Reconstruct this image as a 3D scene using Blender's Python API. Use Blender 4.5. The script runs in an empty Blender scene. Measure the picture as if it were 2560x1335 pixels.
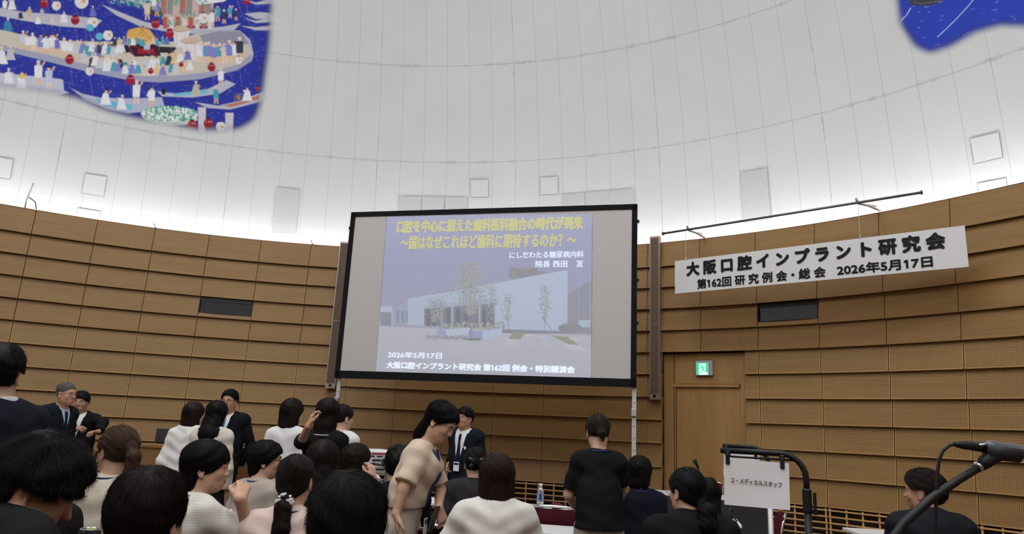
import bpy, math, random
import numpy as np
from mathutils import Vector, Matrix
random.seed(7); RNG = np.random.default_rng(11)
SC = bpy.context.scene; COL = SC.collection
PI = math.pi
# ------------------------------------------------------------------ camera
F_PX, PITCH, ROLL, EYE = 1760.7, 0.2273, 0.0476, 1.40
RW = 10.0                                   # radius of the round timber wall
CX, CY = -2.53, 2.552                       # centre of the round hall, camera stands at x=0 y=0
cr, sr = math.cos(ROLL), math.sin(ROLL)
R0 = Vector((1, 0, 0)); F0 = Vector((0, math.cos(PITCH), math.sin(PITCH))); U0 = Vector((0, -math.sin(PITCH), math.cos(PITCH)))
rt = cr * R0 + sr * U0; up = -sr * R0 + cr * U0
cd = bpy.data.cameras.new('camera'); cam = bpy.data.objects.new('camera', cd); COL.objects.link(cam)
cam.matrix_world = Matrix(((rt.x, up.x, -F0.x, 0), (rt.y, up.y, -F0.y, 0), (rt.z, up.z, -F0.z, EYE), (0, 0, 0, 1)))
cd.sensor_width = 36; cd.lens = F_PX * 36 / 2560; cd.clip_end = 200; cd.clip_start = .05
SC.camera = cam
# ------------------------------------------------------------------ light and exposure
SC.view_settings.view_transform = 'Standard'; SC.view_settings.look = 'None'
SC.cycles.max_bounces = 7; SC.cycles.diffuse_bounces = 4; SC.cycles.glossy_bounces = 2; SC.cycles.caustics_reflective = False; SC.cycles.caustics_refractive = False
SC.view_settings.gamma = 1; SC.view_settings.exposure = -0.84
wd = bpy.data.worlds.new('world'); SC.world = wd; wd.use_nodes = True
wd.node_tree.nodes['Background'].inputs[0].default_value = (.9, .95, 1, 1); wd.node_tree.nodes['Background'].inputs[1].default_value = .2
def area(name, loc, size, power, color=(.95, .98, 1), rot=(0, 0, 0), spread=PI):
    l = bpy.data.lights.new(name, 'AREA'); l.shape = 'DISK'; l.size = size; l.energy = power; l.color = color; l.spread = spread
    o = bpy.data.objects.new(name, l); COL.objects.link(o); o.location = loc; o.rotation_euler = rot; return o
CEIL_POWER, COVE_STRENGTH = 780.0, 76.0
area('dome_lamp', (CX, CY, 13.5), 5.0, CEIL_POWER * 1.05, rot=(0, 0, 0))
for i in range(6):
    a = i * PI / 3 + .3
    area('dome_downlight', (CX + 4.6 * math.sin(a), CY + 4.6 * math.cos(a), 12.0), 1.2, CEIL_POWER * .2)

for x in (-6.5, -2.0, 2.5): area('rear_fill_light', (x, -4.2, 9.6), 1.6, CEIL_POWER * .34, rot=(math.radians(58), 0, 0))  # added fill lamps behind the camera, standing in for bounce off the rear dome

# ------------------------------------------------------------------ pixel of the photograph -> point in the hall
def ray(u, v):
    a, b = u - 1280, v - 667.5
    X = cr * a + sr * b; Y = -sr * a + cr * b
    return np.array(X * R0 - Y * U0 + F_PX * F0)
CAM = np.array([0, 0, EYE])
def at(u, v, d):
    r = ray(u, v); return CAM + r * (d / r[1])
def on_wall(u, v, rad=RW):
    r = ray(u, v); o = np.array([-CX, -CY]); A = r[0]**2 + r[1]**2; B = 2 * (o @ r[:2]); C = o @ o - rad * rad
    return CAM + r * ((-B + math.sqrt(B * B - 4 * A * C)) / 2 / A)
DA, DB, DZ = 10.645, 12.43, 3.40             # the dome: ellipsoid of revolution springing at DZ
def dome_hit(u, v, off=0.0):
    r = ray(u, v); s = np.array([1 / (DA - off), 1 / (DA - off), 1 / (DB - off)])
    o = (CAM - [CX, CY, DZ]) * s; q = r * s
    A = q @ q; B = 2 * (o @ q); C = o @ o - 1
    return CAM + r * ((-B + math.sqrt(B * B - 4 * A * C)) / 2 / A)
def on_plane(u, v, P0, N):
    r = ray(u, v); return CAM + r * (((P0 - CAM) @ N) / (r @ N))
def horizon(u): return 667.5 + F_PX * math.tan(PITCH) / cr * 1.0 + math.tan(ROLL) * (u - 1280)

# ------------------------------------------------------------------ helpers
def tag(o, label=None, cat=None, group=None, kind=None):
    if label: o['label'] = label
    if cat: o['category'] = cat
    if group: o['group'] = group
    if kind: o['kind'] = kind
    return o
def empty(name, loc, rz=0, label=None, cat=None, group=None):
    o = bpy.data.objects.new(name, None); COL.objects.link(o); o.location = loc; o.rotation_euler = (0, 0, rz)
    o.empty_display_size = .1
    return tag(o, label, cat, group)
def mesh_obj(name, verts, faces, mat, parent=None, smooth=False, uv=None, midx=None):
    me = bpy.data.meshes.new(name)
    me.from_pydata([tuple(map(float, v)) for v in verts], [], [tuple(map(int, f)) for f in faces])
    for m in (mat if isinstance(mat, (list, tuple)) else [mat]): me.materials.append(m)
    if smooth: me.polygons.foreach_set('use_smooth', [True] * len(me.polygons))
    if midx is not None: me.polygons.foreach_set('material_index', midx)
    if uv is not None:
        L = me.uv_layers.new(name='UVMap'); L.data.foreach_set('uv', np.asarray(uv, dtype=np.float32).ravel())
    me.update()
    o = bpy.data.objects.new(name, me); COL.objects.link(o)
    if parent: o.parent = parent
    return o
def np_mesh(name, V, Q, mat, parent=None, smooth=True):
    me = bpy.data.meshes.new(name); n, m = len(V), len(Q); k = Q.shape[1]
    me.vertices.add(n); me.vertices.foreach_set('co', np.ascontiguousarray(V, dtype=np.float32).ravel())
    me.loops.add(m * k); me.loops.foreach_set('vertex_index', np.ascontiguousarray(Q, dtype=np.int32).ravel())
    me.polygons.add(m); me.polygons.foreach_set('loop_start', np.arange(0, m * k, k, dtype=np.int32))
    me.update(calc_edges=True); me.validate()
    if smooth: me.polygons.foreach_set('use_smooth', np.ones(len(me.polygons), dtype=bool))
    for mm in (mat if isinstance(mat, (list, tuple)) else [mat]): me.materials.append(mm)
    o = bpy.data.objects.new(name, me); COL.objects.link(o)
    if parent: o.parent = parent
    return o
class MB:
    "collects simple shapes into ONE mesh"
    def __init__(s): s.v = []; s.f = []; s.m = []; s.cur = 0
    def add(s, vs, fs):
        b = len(s.v); s.v += [tuple(v) for v in vs]; s.f += [tuple(b + i for i in f) for f in fs]; s.m += [s.cur] * len(fs); return s
    def box(s, c, size, rz=0, M=None):
        x, y, z = [q / 2 for q in size]
        P = [(-x, -y, -z), (x, -y, -z), (x, y, -z), (-x, y, -z), (-x, -y, z), (x, -y, z), (x, y, z), (-x, y, z)]
        R = (M or Matrix.Rotation(rz, 3, 'Z'))
        return s.add([tuple(R @ Vector(p) + Vector(c)) for p in P], [(0, 3, 2, 1), (4, 5, 6, 7), (0, 1, 5, 4), (1, 2, 6, 5), (2, 3, 7, 6), (3, 0, 4, 7)])
    def rbox(s, c, size, r=.01, rz=0, M=None):
        "box with chamfered vertical edges and rims"
        x, y, z = [q / 2 for q in size]; r = min(r, x * .9, y * .9, z * .9)
        ring = lambda d, zz: [(-x + r, -y + d, zz), (x - r, -y + d, zz), (x - d, -y + r, zz), (x - d, y - r, zz), (x - r, y - d, zz), (-x + r, y - d, zz), (-x + d, y - r, zz), (-x + d, -y + r, zz)]
        P = ring(r * .6, -z) + ring(0, -z + r * .7) + ring(0, z - r * .7) + ring(r * .6, z)
        R = (M or Matrix.Rotation(rz, 3, 'Z'))
        fs = [tuple(range(7, -1, -1)), tuple(range(24, 32))]
        for k in range(3):
            for i in range(8): fs.append((k * 8 + i, k * 8 + (i + 1) % 8, k * 8 + 8 + (i + 1) % 8, k * 8 + 8 + i))
        return s.add([tuple(R @ Vector(p) + Vector(c)) for p in P], fs)
    def tube(s, pts, r, n=8, closed=False, flat=1.0, nrm=None):
        pts = [Vector(tuple(map(float, p))) for p in pts]; N = len(pts); rs = r if isinstance(r, (list, tuple)) else [r] * N
        vs = []; prev = Vector(nrm) if nrm is not None else None
        for i, p in enumerate(pts):
            t = (pts[(i + 1) % N] - pts[i - 1]) if closed else (pts[min(i + 1, N - 1)] - pts[max(i - 1, 0)])
            if t.length < 1e-9: t = Vector((0, 0, 1))
            t.normalize()
            if prev is None: prev = Vector((0, 0, 1)) if abs(t.z) < .9 else Vector((1, 0, 0))
            a = prev - t * prev.dot(t)
            if a.length < 1e-6: a = t.orthogonal()
            a.normalize(); b = t.cross(a); prev = a
            for k in range(n):
                q = 2 * PI * k / n; vs.append(p + a * math.cos(q) * rs[i] * flat + b * math.sin(q) * rs[i])
        fs = []
        for i in range(N if closed else N - 1):
            j = (i + 1) % N
            for k in range(n): fs.append((i * n + k, i * n + (k + 1) % n, j * n + (k + 1) % n, j * n + k))
        if not closed: fs += [tuple(range(n - 1, -1, -1)), tuple((N - 1) * n + k for k in range(n))]
        return s.add(vs, fs)
    def lathe(s, prof, c=(0, 0, 0), n=24, M=None):
        R = M or Matrix.Identity(3); vs = []; C = Vector(c)
        for (r, z) in prof:
            for k in range(n): q = 2 * PI * k / n; vs.append(R @ Vector((r * math.cos(q), r * math.sin(q), z)) + C)
        fs = []
        for i in range(len(prof) - 1):
            for k in range(n): fs.append((i * n + k, i * n + (k + 1) % n, (i + 1) * n + (k + 1) % n, (i + 1) * n + k))
        fs += [tuple(range(n - 1, -1, -1)), tuple((len(prof) - 1) * n + k for k in range(n))]
        return s.add(vs, fs)
    def sphere(s, c, r, n=10, M=None):
        rr = r if isinstance(r, (tuple, list)) else (r, r, r); R = M or Matrix.Identity(3); vs = []; C = Vector(tuple(map(float, c)))
        for i in range(1, n):
            a = PI * i / n
            for k in range(2 * n): q = PI * k / n; vs.append(R @ Vector((rr[0] * math.sin(a) * math.cos(q), rr[1] * math.sin(a) * math.sin(q), rr[2] * math.cos(a))) + C)
        m = 2 * n; fs = []
        for i in range(n - 2):
            for k in range(m): fs.append((i * m + k, (i + 1) * m + k, (i + 1) * m + (k + 1) % m, i * m + (k + 1) % m))
        vs.append(R @ Vector((0, 0, rr[2])) + C); vs.append(R @ Vector((0, 0, -rr[2])) + C); t = len(vs) - 2
        for k in range(m): fs.append((t, k, (k + 1) % m)); fs.append((t + 1, (n - 2) * m + (k + 1) % m, (n - 2) * m + k))
        return s.add(vs, fs)
    def build(s, name, mat, parent=None, smooth=False):
        return mesh_obj(name, s.v, s.f, mat, parent, smooth, midx=s.m if isinstance(mat, (list, tuple)) else None)
def smooth_by_angle(o, deg=40):
    me = o.data; me.polygons.foreach_set('use_smooth', [True] * len(me.polygons))
    try: me.set_sharp_from_angle(angle=math.radians(deg))
    except Exception: pass
    return o
def copy_tree(o, parent=None):
    c = o.copy(); COL.objects.link(c)
    if parent: c.parent = parent
    for ch in list(o.children): copy_tree(ch, c)
    return c

# ------------------------------------------------------------------ materials
MATS = {}
def mat(name, color=(.5, .5, .5), rough=.6, metal=0, emit=None, es=0, spec=.5, alpha=1, trans=0):
    if name in MATS: return MATS[name]
    m = bpy.data.materials.new(name); m.use_nodes = True; b = m.node_tree.nodes['Principled BSDF']
    b.inputs['Base Color'].default_value = (*color, 1); b.inputs['Roughness'].default_value = rough; b.inputs['Metallic'].default_value = metal
    b.inputs['Specular IOR Level'].default_value = spec; b.inputs['Alpha'].default_value = alpha; b.inputs['Transmission Weight'].default_value = trans
    if emit: b.inputs['Emission Color'].default_value = (*emit, 1); b.inputs['Emission Strength'].default_value = es
    MATS[name] = m; return m
def N(m, t, **kw):
    n = m.node_tree.nodes.new(t)
    for k, v in kw.items(): setattr(n, k, v)
    return n
def L(m, a, b): m.node_tree.links.new(a, b)
def math_node(m, op, a, b=None, c=None):
    n = N(m, 'ShaderNodeMath', operation=op)
    for i, x in enumerate((a, b, c)):
        if x is None: continue
        if isinstance(x, (int, float)): n.inputs[i].default_value = x
        else: L(m, x, n.inputs[i])
    return n.outputs[0]
def mix_node(m, fac, a, b):
    n = N(m, 'ShaderNodeMix', data_type='RGBA')
    for s, x in ((n.inputs[0], fac), (n.inputs[6], a), (n.inputs[7], b)):
        if isinstance(x, (int, float)): s.default_value = x
        elif isinstance(x, tuple): s.default_value = (*x, 1)
        else: L(m, x, s)
    return n.outputs[2]
def bumped(m, height, strength=.3, dist=.01):
    b = N(m, 'ShaderNodeBump'); b.inputs['Strength'].default_value = strength; b.inputs['Distance'].default_value = dist
    L(m, height, b.inputs['Height']); L(m, b.outputs[0], m.node_tree.nodes['Principled BSDF'].inputs['Normal'])
def noise(m, vec, scale, detail=3, rough=.5):
    n = N(m, 'ShaderNodeTexNoise'); n.inputs['Scale'].default_value = scale; n.inputs['Detail'].default_value = detail; n.inputs['Roughness'].default_value = rough
    if vec is not None: L(m, vec, n.inputs['Vector'])
    return n.outputs['Fac']
def fabric(name, color, rough=.85, scale=900, rib=None, wrinkle=.35, var=.12, spots=None):
    "woven cloth: soft wrinkles, a fine weave, optional ribs (axis, metres) or dots"
    if name in MATS: return MATS[name]
    m = mat(name, color, rough, spec=.2); b = m.node_tree.nodes['Principled BSDF']; b.inputs['Sheen Weight'].default_value = .1 if max(color) > .1 else 0.0; b.inputs['Specular IOR Level'].default_value = .2 if max(color) > .1 else .08
    tc = N(m, 'ShaderNodeTexCoord').outputs['Object']
    mp = N(m, 'ShaderNodeMapping'); mp.inputs['Scale'].default_value = (1, 1, .45); mp.inputs['Rotation'].default_value = (0, .5, .3); L(m, tc, mp.inputs['Vector'])
    w = noise(m, mp.outputs[0], 11, 2); wv = noise(m, tc, scale * .3, 1)
    h = math_node(m, 'ADD', math_node(m, 'MULTIPLY', w, wrinkle * 3), math_node(m, 'MULTIPLY', wv, .05))
    col = mix_node(m, noise(m, tc, 5, 2), tuple(c * (1 - var) for c in color), tuple(min(1, c * (1 + var)) for c in color))
    if rib:
        sx = N(m, 'ShaderNodeSeparateXYZ'); L(m, tc, sx.inputs[0])
        q = math_node(m, 'SINE', math_node(m, 'MULTIPLY', sx.outputs[rib[0]], 2 * PI / rib[1]))
        h = math_node(m, 'ADD', h, math_node(m, 'MULTIPLY', q, .016))
        col = mix_node(m, math_node(m, 'MULTIPLY_ADD', q, .5, .5), tuple(c * rib[2] for c in color), col)
    if spots:
        v = N(m, 'ShaderNodeTexVoronoi'); v.inputs['Scale'].default_value = spots[0]; L(m, tc, v.inputs['Vector'])
        col = mix_node(m, math_node(m, 'LESS_THAN', v.outputs['Distance'], spots[1]), col, spots[2])
    L(m, col, b.inputs['Base Color']); bumped(m, h, .6, .012)
    return m
def wood(name, dark, light, su=.5, sv=16, rough=.45, uv=True, perf=False, spec=.35):
    m = mat(name, light, rough, spec=spec); b = m.node_tree.nodes['Principled BSDF']
    if uv: tc = N(m, 'ShaderNodeUVMap', uv_map='Grain').outputs[0]
    else: tc = N(m, 'ShaderNodeTexCoord').outputs['Object']
    mp = N(m, 'ShaderNodeMapping'); mp.inputs['Scale'].default_value = (su, sv, sv if not uv else 1); L(m, tc, mp.inputs['Vector'])
    g = noise(m, mp.outputs[0], 2.2, 5, .6)
    mp2 = N(m, 'ShaderNodeMapping'); mp2.inputs['Scale'].default_value = (su * .4, sv * .2, sv * .2 if not uv else 1); L(m, tc, mp2.inputs['Vector'])
    g2 = noise(m, mp2.outputs[0], 1.7, 2)
    f = math_node(m, 'ADD', math_node(m, 'MULTIPLY', g, .6), math_node(m, 'MULTIPLY', g2, .4))
    r = N(m, 'ShaderNodeValToRGB'); r.color_ramp.elements[0].position = .33; r.color_ramp.elements[1].position = .68
    r.color_ramp.elements[0].color = (*dark, 1); r.color_ramp.elements[1].color = (*light, 1); L(m, f, r.inputs[0]); col = r.outputs[0]
    if perf:
        sx = N(m, 'ShaderNodeSeparateXYZ'); L(m, N(m, 'ShaderNodeUVMap', uv_map='UVMap').outputs[0], sx.inputs[0])
        P = .0182
        du = math_node(m, 'SUBTRACT', math_node(m, 'FRACT', math_node(m, 'DIVIDE', sx.outputs[0], P)), .5)
        dv = math_node(m, 'SUBTRACT', math_node(m, 'FRACT', math_node(m, 'DIVIDE', sx.outputs[1], P)), .5)
        dd = math_node(m, 'ADD', math_node(m, 'MULTIPLY', du, du), math_node(m, 'MULTIPLY', dv, dv))
        hole = math_node(m, 'LESS_THAN', dd, .085)
        eu = math_node(m, 'LESS_THAN', math_node(m, 'ABSOLUTE', math_node(m, 'SUBTRACT', sx.outputs[0], .4375)), .4186)
        ev = math_node(m, 'MULTIPLY', math_node(m, 'GREATER_THAN', sx.outputs[1], .0182), math_node(m, 'LESS_THAN', sx.outputs[1], .352))
        hole = math_node(m, 'MULTIPLY', hole, math_node(m, 'MULTIPLY', eu, ev))
        col = mix_node(m, hole, col, (.035, .016, .006))
    L(m, col, b.inputs['Base Color']); return m
WOOD_D, WOOD_L = (.236, .121, .035), (.318, .173, .052)
M_wood = wood('oak_board', WOOD_D, WOOD_L)
M_perf = wood('perforated_oak_board', (.332, .182, .056), (.44, .253, .083), perf=True)
M_slat = wood('oak_slat', (.33, .17, .06), (.45, .25, .10))
M_back = mat('dark_backing', (.035, .02, .012), .9)
M_black = mat('black_plastic', (.009, .009, .010), .5, spec=.35)
M_matte = mat('matte_black', (.008, .008, .009), .8, spec=.2)
M_white = mat('white_laminate', (.78, .77, .75), .4)
M_paper = mat('paper', (.88, .86, .87), .8)
M_chrome = mat('chrome', (.75, .75, .76), .22, 1)
M_alu = mat('aluminium', (.6, .6, .62), .4, .9)
M_card = mat('badge_card', (.8, .82, .86), .5)

# ------------------------------------------------------------------ the round hall: floor, timber wall, grille, dome
RING = [1.4 + 10 * h for h in (.315, .273, .2378, .2025, .1669, .1322, .0971, .0614, .0261, -.0094, -.0453, -.0809)]
TH0, DTH = -.5539, .0875                  # panel joints every 5 degrees
def pk(k, r): a = TH0 + DTH * k; return np.array([CX + r * math.sin(a), CY + r * math.cos(a)])
def disc(name, r, z, m):
    n = 96; vs = [(CX + r * math.sin(2 * PI * i / n), CY + r * math.cos(2 * PI * i / n), z) for i in range(n)]
    return mesh_obj(name, vs, [tuple(range(n - 1, -1, -1))], m)
M_floor = mat('carpet', (.11, .055, .045), .95, spec=.1)
bumped(M_floor, noise(M_floor, N(M_floor, 'ShaderNodeTexCoord').outputs['Object'], 220, 2), .5, .01)
tag(disc('floor', 10.9, 0, M_floor), kind='structure')
PORTAL = (12.29, 13.75)                      # the door portal, in panels
class Panels:
    def __init__(s): s.v = []; s.f = []; s.uv = []; s.gr = []; s.m = []
    def quad(s, P, uv, gr, m):
        b = len(s.v); s.v += [tuple(p) for p in P]; s.f.append((b, b + 1, b + 2, b + 3)); s.uv += uv; s.gr += gr; s.m.append(m)
    def board(s, k0, k1, z0, z1, m, r0=RW, r1=RW + .062, uoff=0.0):
        "one tilted board: its lower edge stands proud of the board below"
        W = RW * DTH; g = .0045 / W; a0, a1 = k0 + g, k1 - g; seg = 3; th = .028; seed = (round(k0 * 7.3 + z0 * 13.7, 2)) % 50
        t = [a0 + (a1 - a0) * i / seg for i in range(seg + 1)]; h = z1 - z0
        for i in range(seg):
            u0, u1 = (t[i] - k0) * W + uoff, (t[i + 1] - k0) * W + uoff
            A, B = pk(t[i], r0), pk(t[i + 1], r0); C, D = pk(t[i + 1], r1), pk(t[i], r1)
            s.quad([(*A, z0), (*D, z1), (*C, z1), (*B, z0)], [(u0, 0), (u0, h), (u1, h), (u1, 0)], [(u0 + seed, seed), (u0 + seed, h + seed), (u1 + seed, h + seed), (u1 + seed, seed)], m)
            A2, B2 = pk(t[i], r0 + th), pk(t[i + 1], r0 + th)
            s.quad([(*A, z0), (*B, z0), (*B2, z0), (*A2, z0)], [(0, -1)] * 4, [(u0 + seed, seed), (u1 + seed, seed), (u1 + seed, seed + th), (u0 + seed, seed + th)], 0)
        for e in (0, seg):
            A, D = pk(t[e], r0), pk(t[e], r1); A2, D2 = pk(t[e], r0 + th), pk(t[e], r1 + th)
            s.quad([(*A, z0), (*D, z1), (*D2, z1), (*A2, z0)], [(0, -1)] * 4, [(seed, seed), (seed, seed + h), (seed + th, seed + h), (seed + th, seed)], 0)
    def build(s, name, mats):
        o = mesh_obj(name, s.v, s.f, mats, uv=s.uv, midx=s.m); g = o.data.uv_layers.new(name='Grain')
        g.data.foreach_set('uv', np.asarray(s.gr, dtype=np.float32).ravel()); return tag(o, kind='structure')
def wall_piece(name, ka, kb):
    p = Panels()
    for k in range(ka, kb):
        for r in range(11):
            z1, z0 = RING[r] + (.0 if r == 0 else -.006), RING[r + 1]; m = 0 if r < 5 else 1
            if r > 0: z1 = RING[r] + .012
            if r == 3 and k in (3, 14): p.board(k, k + 1, z0, z0 + .065, 0, RW, RW + .014); continue
            if r >= 5 and 12 <= k <= 13:
                if k == 12: p.board(12, PORTAL[0], z0, z1, m)
                else: p.board(PORTAL[1], 14, z0, z1, m, uoff=(PORTAL[1] - 13) * RW * DTH)
                continue
            p.board(k, k + 1, z0, z1, m)
    b = len(p.v)
    br = sorted([ka + i / 2 for i in range((kb - ka) * 2 + 1)] + [q for q in PORTAL if ka < q < kb])   # the dark carcass behind the boards and the ledge on top
    for t0, t1 in zip(br[:-1], br[1:]):
        zz = 0 if not (t1 > PORTAL[0] + .01 and t0 < PORTAL[1] - .01) else RING[5] - .02
        A, B = pk(t0, RW + .11), pk(t1, RW + .11); C, D = pk(t1, RW + .055), pk(t0, RW + .055)
        p.quad([(*A, zz), (*A, RING[0] - .02), (*B, RING[0] - .02), (*B, zz)], [(0, -1)] * 4, [(0, 0)] * 4, 2)
        p.quad([(*D, RING[0] - .004), (*C, RING[0] - .004), (*B, RING[0] - .02), (*A, RING[0] - .02)], [(0, -1)] * 4, [(0, 0)] * 4, 0)
    return p.build(name, [M_wood, M_perf, M_back])
wall_piece('wall_left', -12, 6); wall_piece('wall_front', 6, 12); wall_piece('wall_right', 12, 26); wall_piece('wall_rear', 26, 60)
# oak ventilation grille along the foot of the wall, one unit per panel
def grille_unit(k, k1=None):
    m = MB(); zt = RING[11] - .012; k1 = k + 1 if k1 is None else k1; w = k1 - k
    zs = [zt - .022 - i * .080 for i in range(8)]
    for z in zs:
        if z < .02: continue
        A, B = pk(k + .008, RW + .005), pk(k1 - .008, RW + .005); c = (A + B) / 2; d = B - A
        m.box((*c, z), (np.hypot(*d), .03, .018), math.atan2(d[1], d[0]))
    for t in ((.03, .27, .5, .73, .97) if w > .9 else (.02, w - .02)):
        A = pk(k + t, RW + .008); a = TH0 + DTH * (k + t)
        m.box((*A, zt / 2), (.022, .02, zt), -a)
    return m
M_slat_o = wood('oak_slat_plain', (.56, .32, .13), (.70, .42, .18), uv=False, su=3, sv=3)
for k in range(-4, 22):
    o = (grille_unit(12, PORTAL[0]) if k == 12 else grille_unit(PORTAL[1], 14) if k == 13 else grille_unit(k)).build('grille_panel', M_slat_o)
    tag(o, 'oak slatted ventilation grille unit along the foot of the curved timber wall', 'grille', 'oak grille units below the wall boards')
# dark plinth wall behind the grille is the carcass itself
# black projection windows let into the fourth row
M_glassdark = mat('dark_glass', (.012, .012, .016), .08, spec=.6)
for k, lab in ((3, 'black glazed control room slot in the timber wall left of the screen'), (14, 'black glazed control room slot in the timber wall under the white banner')):
    a = TH0 + DTH * (k + .5); e = empty('window_slot', (*pk(k + .5, RW + .02), RING[4] + .065), -a, lab, 'window')
    w, h = RW * DTH * .985, RING[3] - RING[4] - .065
    m = MB(); m.box((0, .05, h / 2), (w, .012, h)); m.build('pane', M_glassdark, e)
    m = MB(); m.box((0, .02, .006), (w, .07, .012)); m.box((-w / 2, .03, h / 2), (.012, .05, h)); m.box((w / 2, .03, h / 2), (.012, .05, h)); m.build('frame', M_black, e)
    m = MB(); m.box((0, .028, h * .80), (w, .01, .012)); m.build('rail', mat('dark_grey_metal', (.05, .05, .055), .4, .6), e)

# dome ceiling
def dome_material():
    m = mat('dome_plaster', (.76, .76, .745), .75, spec=.2); b = m.node_tree.nodes['Principled BSDF']
    u = N(m, 'ShaderNodeUVMap', uv_map='UVMap').outputs[0]; sx = N(m, 'ShaderNodeSeparateXYZ'); L(m, u, sx.inputs[0])
    nz = noise(m, N(m, 'ShaderNodeTexCoord').outputs['Object'], 1.3, 4)
    nz2 = noise(m, N(m, 'ShaderNodeTexCoord').outputs['Object'], 3.5, 6, .7)
    def soft(x): return math_node(m, 'MINIMUM', 1, math_node(m, 'MAXIMUM', 0, math_node(m, 'MULTIPLY', math_node(m, 'SUBTRACT', x, .50), 7)))
    def seam(x, period, w):
        f = math_node(m, 'FRACT', math_node(m, 'DIVIDE', x, period)); f = math_node(m, 'MINIMUM', f, math_node(m, 'SUBTRACT', 1, f))
        return math_node(m, 'LESS_THAN', f, w / period)
    s1 = seam(sx.outputs[0], 2.5, .022); s2 = seam(sx.outputs[0], 15.0, .055)
    f = math_node(m, 'ABSOLUTE', math_node(m, 'SUBTRACT', sx.outputs[1], .0)); rings = None
    for z in (6.375, 8.149, 10.0):
        q = math_node(m, 'LESS_THAN', math_node(m, 'ABSOLUTE', math_node(m, 'SUBTRACT', sx.outputs[1], z)), .007)
        q2 = math_node(m, 'MULTIPLY', math_node(m, 'LESS_THAN', math_node(m, 'ABSOLUTE', math_node(m, 'SUBTRACT', sx.outputs[1], z)), .030), soft(nz2))
        q = math_node(m, 'MAXIMUM', q, q2); rings = q if rings is None else math_node(m, 'MAXIMUM', rings, q)
    dirt = math_node(m, 'MULTIPLY', s2, soft(nz2))
    line = math_node(m, 'ADD', math_node(m, 'MULTIPLY', s1, .42), math_node(m, 'MULTIPLY', math_node(m, 'MAXIMUM', dirt, rings), .38))
    line = math_node(m, 'MINIMUM', line, .7)
    base = mix_node(m, nz, (.60, .605, .595), (.69, .69, .68))
    L(m, mix_node(m, line, base, (.22, .22, .21)), b.inputs['Base Color']); return m
M_dome = dome_material()
def dome():
    nt, nz = 288, 44; vs = []; uv = []; fs = []
    zs = [4.05 + (DZ + DB * .985 - 4.05) * (i / nz) ** 1.0 for i in range(nz + 1)]
    rr = [DA * math.sqrt(max(0, 1 - ((z - DZ) / DB) ** 2)) for z in zs]
    for i in range(nz + 1):
        for j in range(nt + 1):
            a = math.radians(-1.0 + j * 360 / nt); vs.append((CX + rr[i] * math.sin(a), CY + rr[i] * math.cos(a), zs[i]))
    for i in range(nz):
        for j in range(nt):
            q = (i * (nt + 1) + j, (i + 1) * (nt + 1) + j, (i + 1) * (nt + 1) + j + 1, i * (nt + 1) + j + 1)
            fs.append(q); uv += [((x % (nt + 1)) * 360 / nt, zs[x // (nt + 1)]) for x in q]
    return tag(mesh_obj('ceiling', vs, fs, M_dome, smooth=True, uv=uv), kind='structure')
dome()
# cove: a trough behind the rim of the timber wall with a continuous lamp
def ring_strip(name, ra, za, rb, zb, m, n=144):
    vs = []; fs = []
    for i in range(n):
        a = 2 * PI * i / n; vs += [(CX + ra * math.sin(a), CY + ra * math.cos(a), za), (CX + rb * math.sin(a), CY + rb * math.cos(a), zb)]
    for i in range(n): j = (i + 1) % n; fs.append((2 * i, 2 * j, 2 * j + 1, 2 * i + 1))
    return mesh_obj(name, vs, fs, m)
tag(ring_strip('trim_1', RW + .11, 4.08, DA, 4.08, mat('cove_white', (.8, .8, .8), .8)), kind='structure')
M_cove = mat('cove_tube', (1, 1, 1), .5, emit=(.93, .97, 1.0), es=COVE_STRENGTH)
m = MB(); m.tube([(CX + 10.30 * math.sin(2 * PI * i / 144), CY + 10.30 * math.cos(2 * PI * i / 144), 4.16) for i in range(144)], .035, 6, closed=True)
o = m.build('cove_light', M_cove); tag(o, 'continuous white cove light hidden behind the top rim of the timber wall', 'light')
# ------------------------------------------------------------------ door portal under the fifth row
M_doorwood = wood('oak_veneer_upright', (.33, .178, .062), (.43, .24, .09), uv=False, su=9, sv=.6)
M_doorwood.node_tree.nodes['Mapping'].inputs['Scale'].default_value = (9, 9, .7)
pa, pb = pk(PORTAL[0] - .02, RW + .15), pk(PORTAL[1] + .03, RW + .15)
PW = float(np.hypot(*(pb - pa))); prz = math.atan2(pb[1] - pa[1], pb[0] - pa[0]); ZP = RING[5]
portal = empty('door_1', (*((pa + pb) / 2), 0), prz); portal['kind'] = 'structure'
def zpx(u, v): return on_plane(u, v, np.array([*((pa + pb) / 2), 0]), np.array([-math.sin(prz), math.cos(prz), 0]))
def xpx(u, v): p = zpx(u, v); d = (pb - pa) / PW; return float((p[:2] - (pa + pb) / 2) @ d), p[2]
xl = xpx(1690, 1050)[0]; xr = xpx(1855, 1050)[0]; zd = xpx(1770, 968)[1]; zh = xpx(1770, 962)[1]
m = MB(); m.box(((-PW / 2 + xl) / 2 - .012 - .05, 0, ZP / 2), (xl + PW / 2 - .03 + .1, .05, ZP)); m.box((xl - .008, .0, ZP / 2), (.016, .034, ZP))
m.box(((PW / 2 + xr) / 2 + .012, 0, ZP / 2), (PW / 2 - xr + .03, .05, ZP)); m.box((0, -.004, zd + .022), (xr - xl + .04, .05, .044))
m.build('door_frame', M_doorwood, portal)
m = MB(); m.box(((xl + xr) / 2, .008, (zd + .05 + ZP) / 2), (xr - xl, .03, ZP - zd - .05)); m.build('transom_panel', M_doorwood, portal)
m = MB(); m.box(((xl + xr) / 2, .04, zd / 2), (xr - xl - .01, .045, zd - .004)); m.build('door_leaf', M_doorwood, portal)
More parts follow.
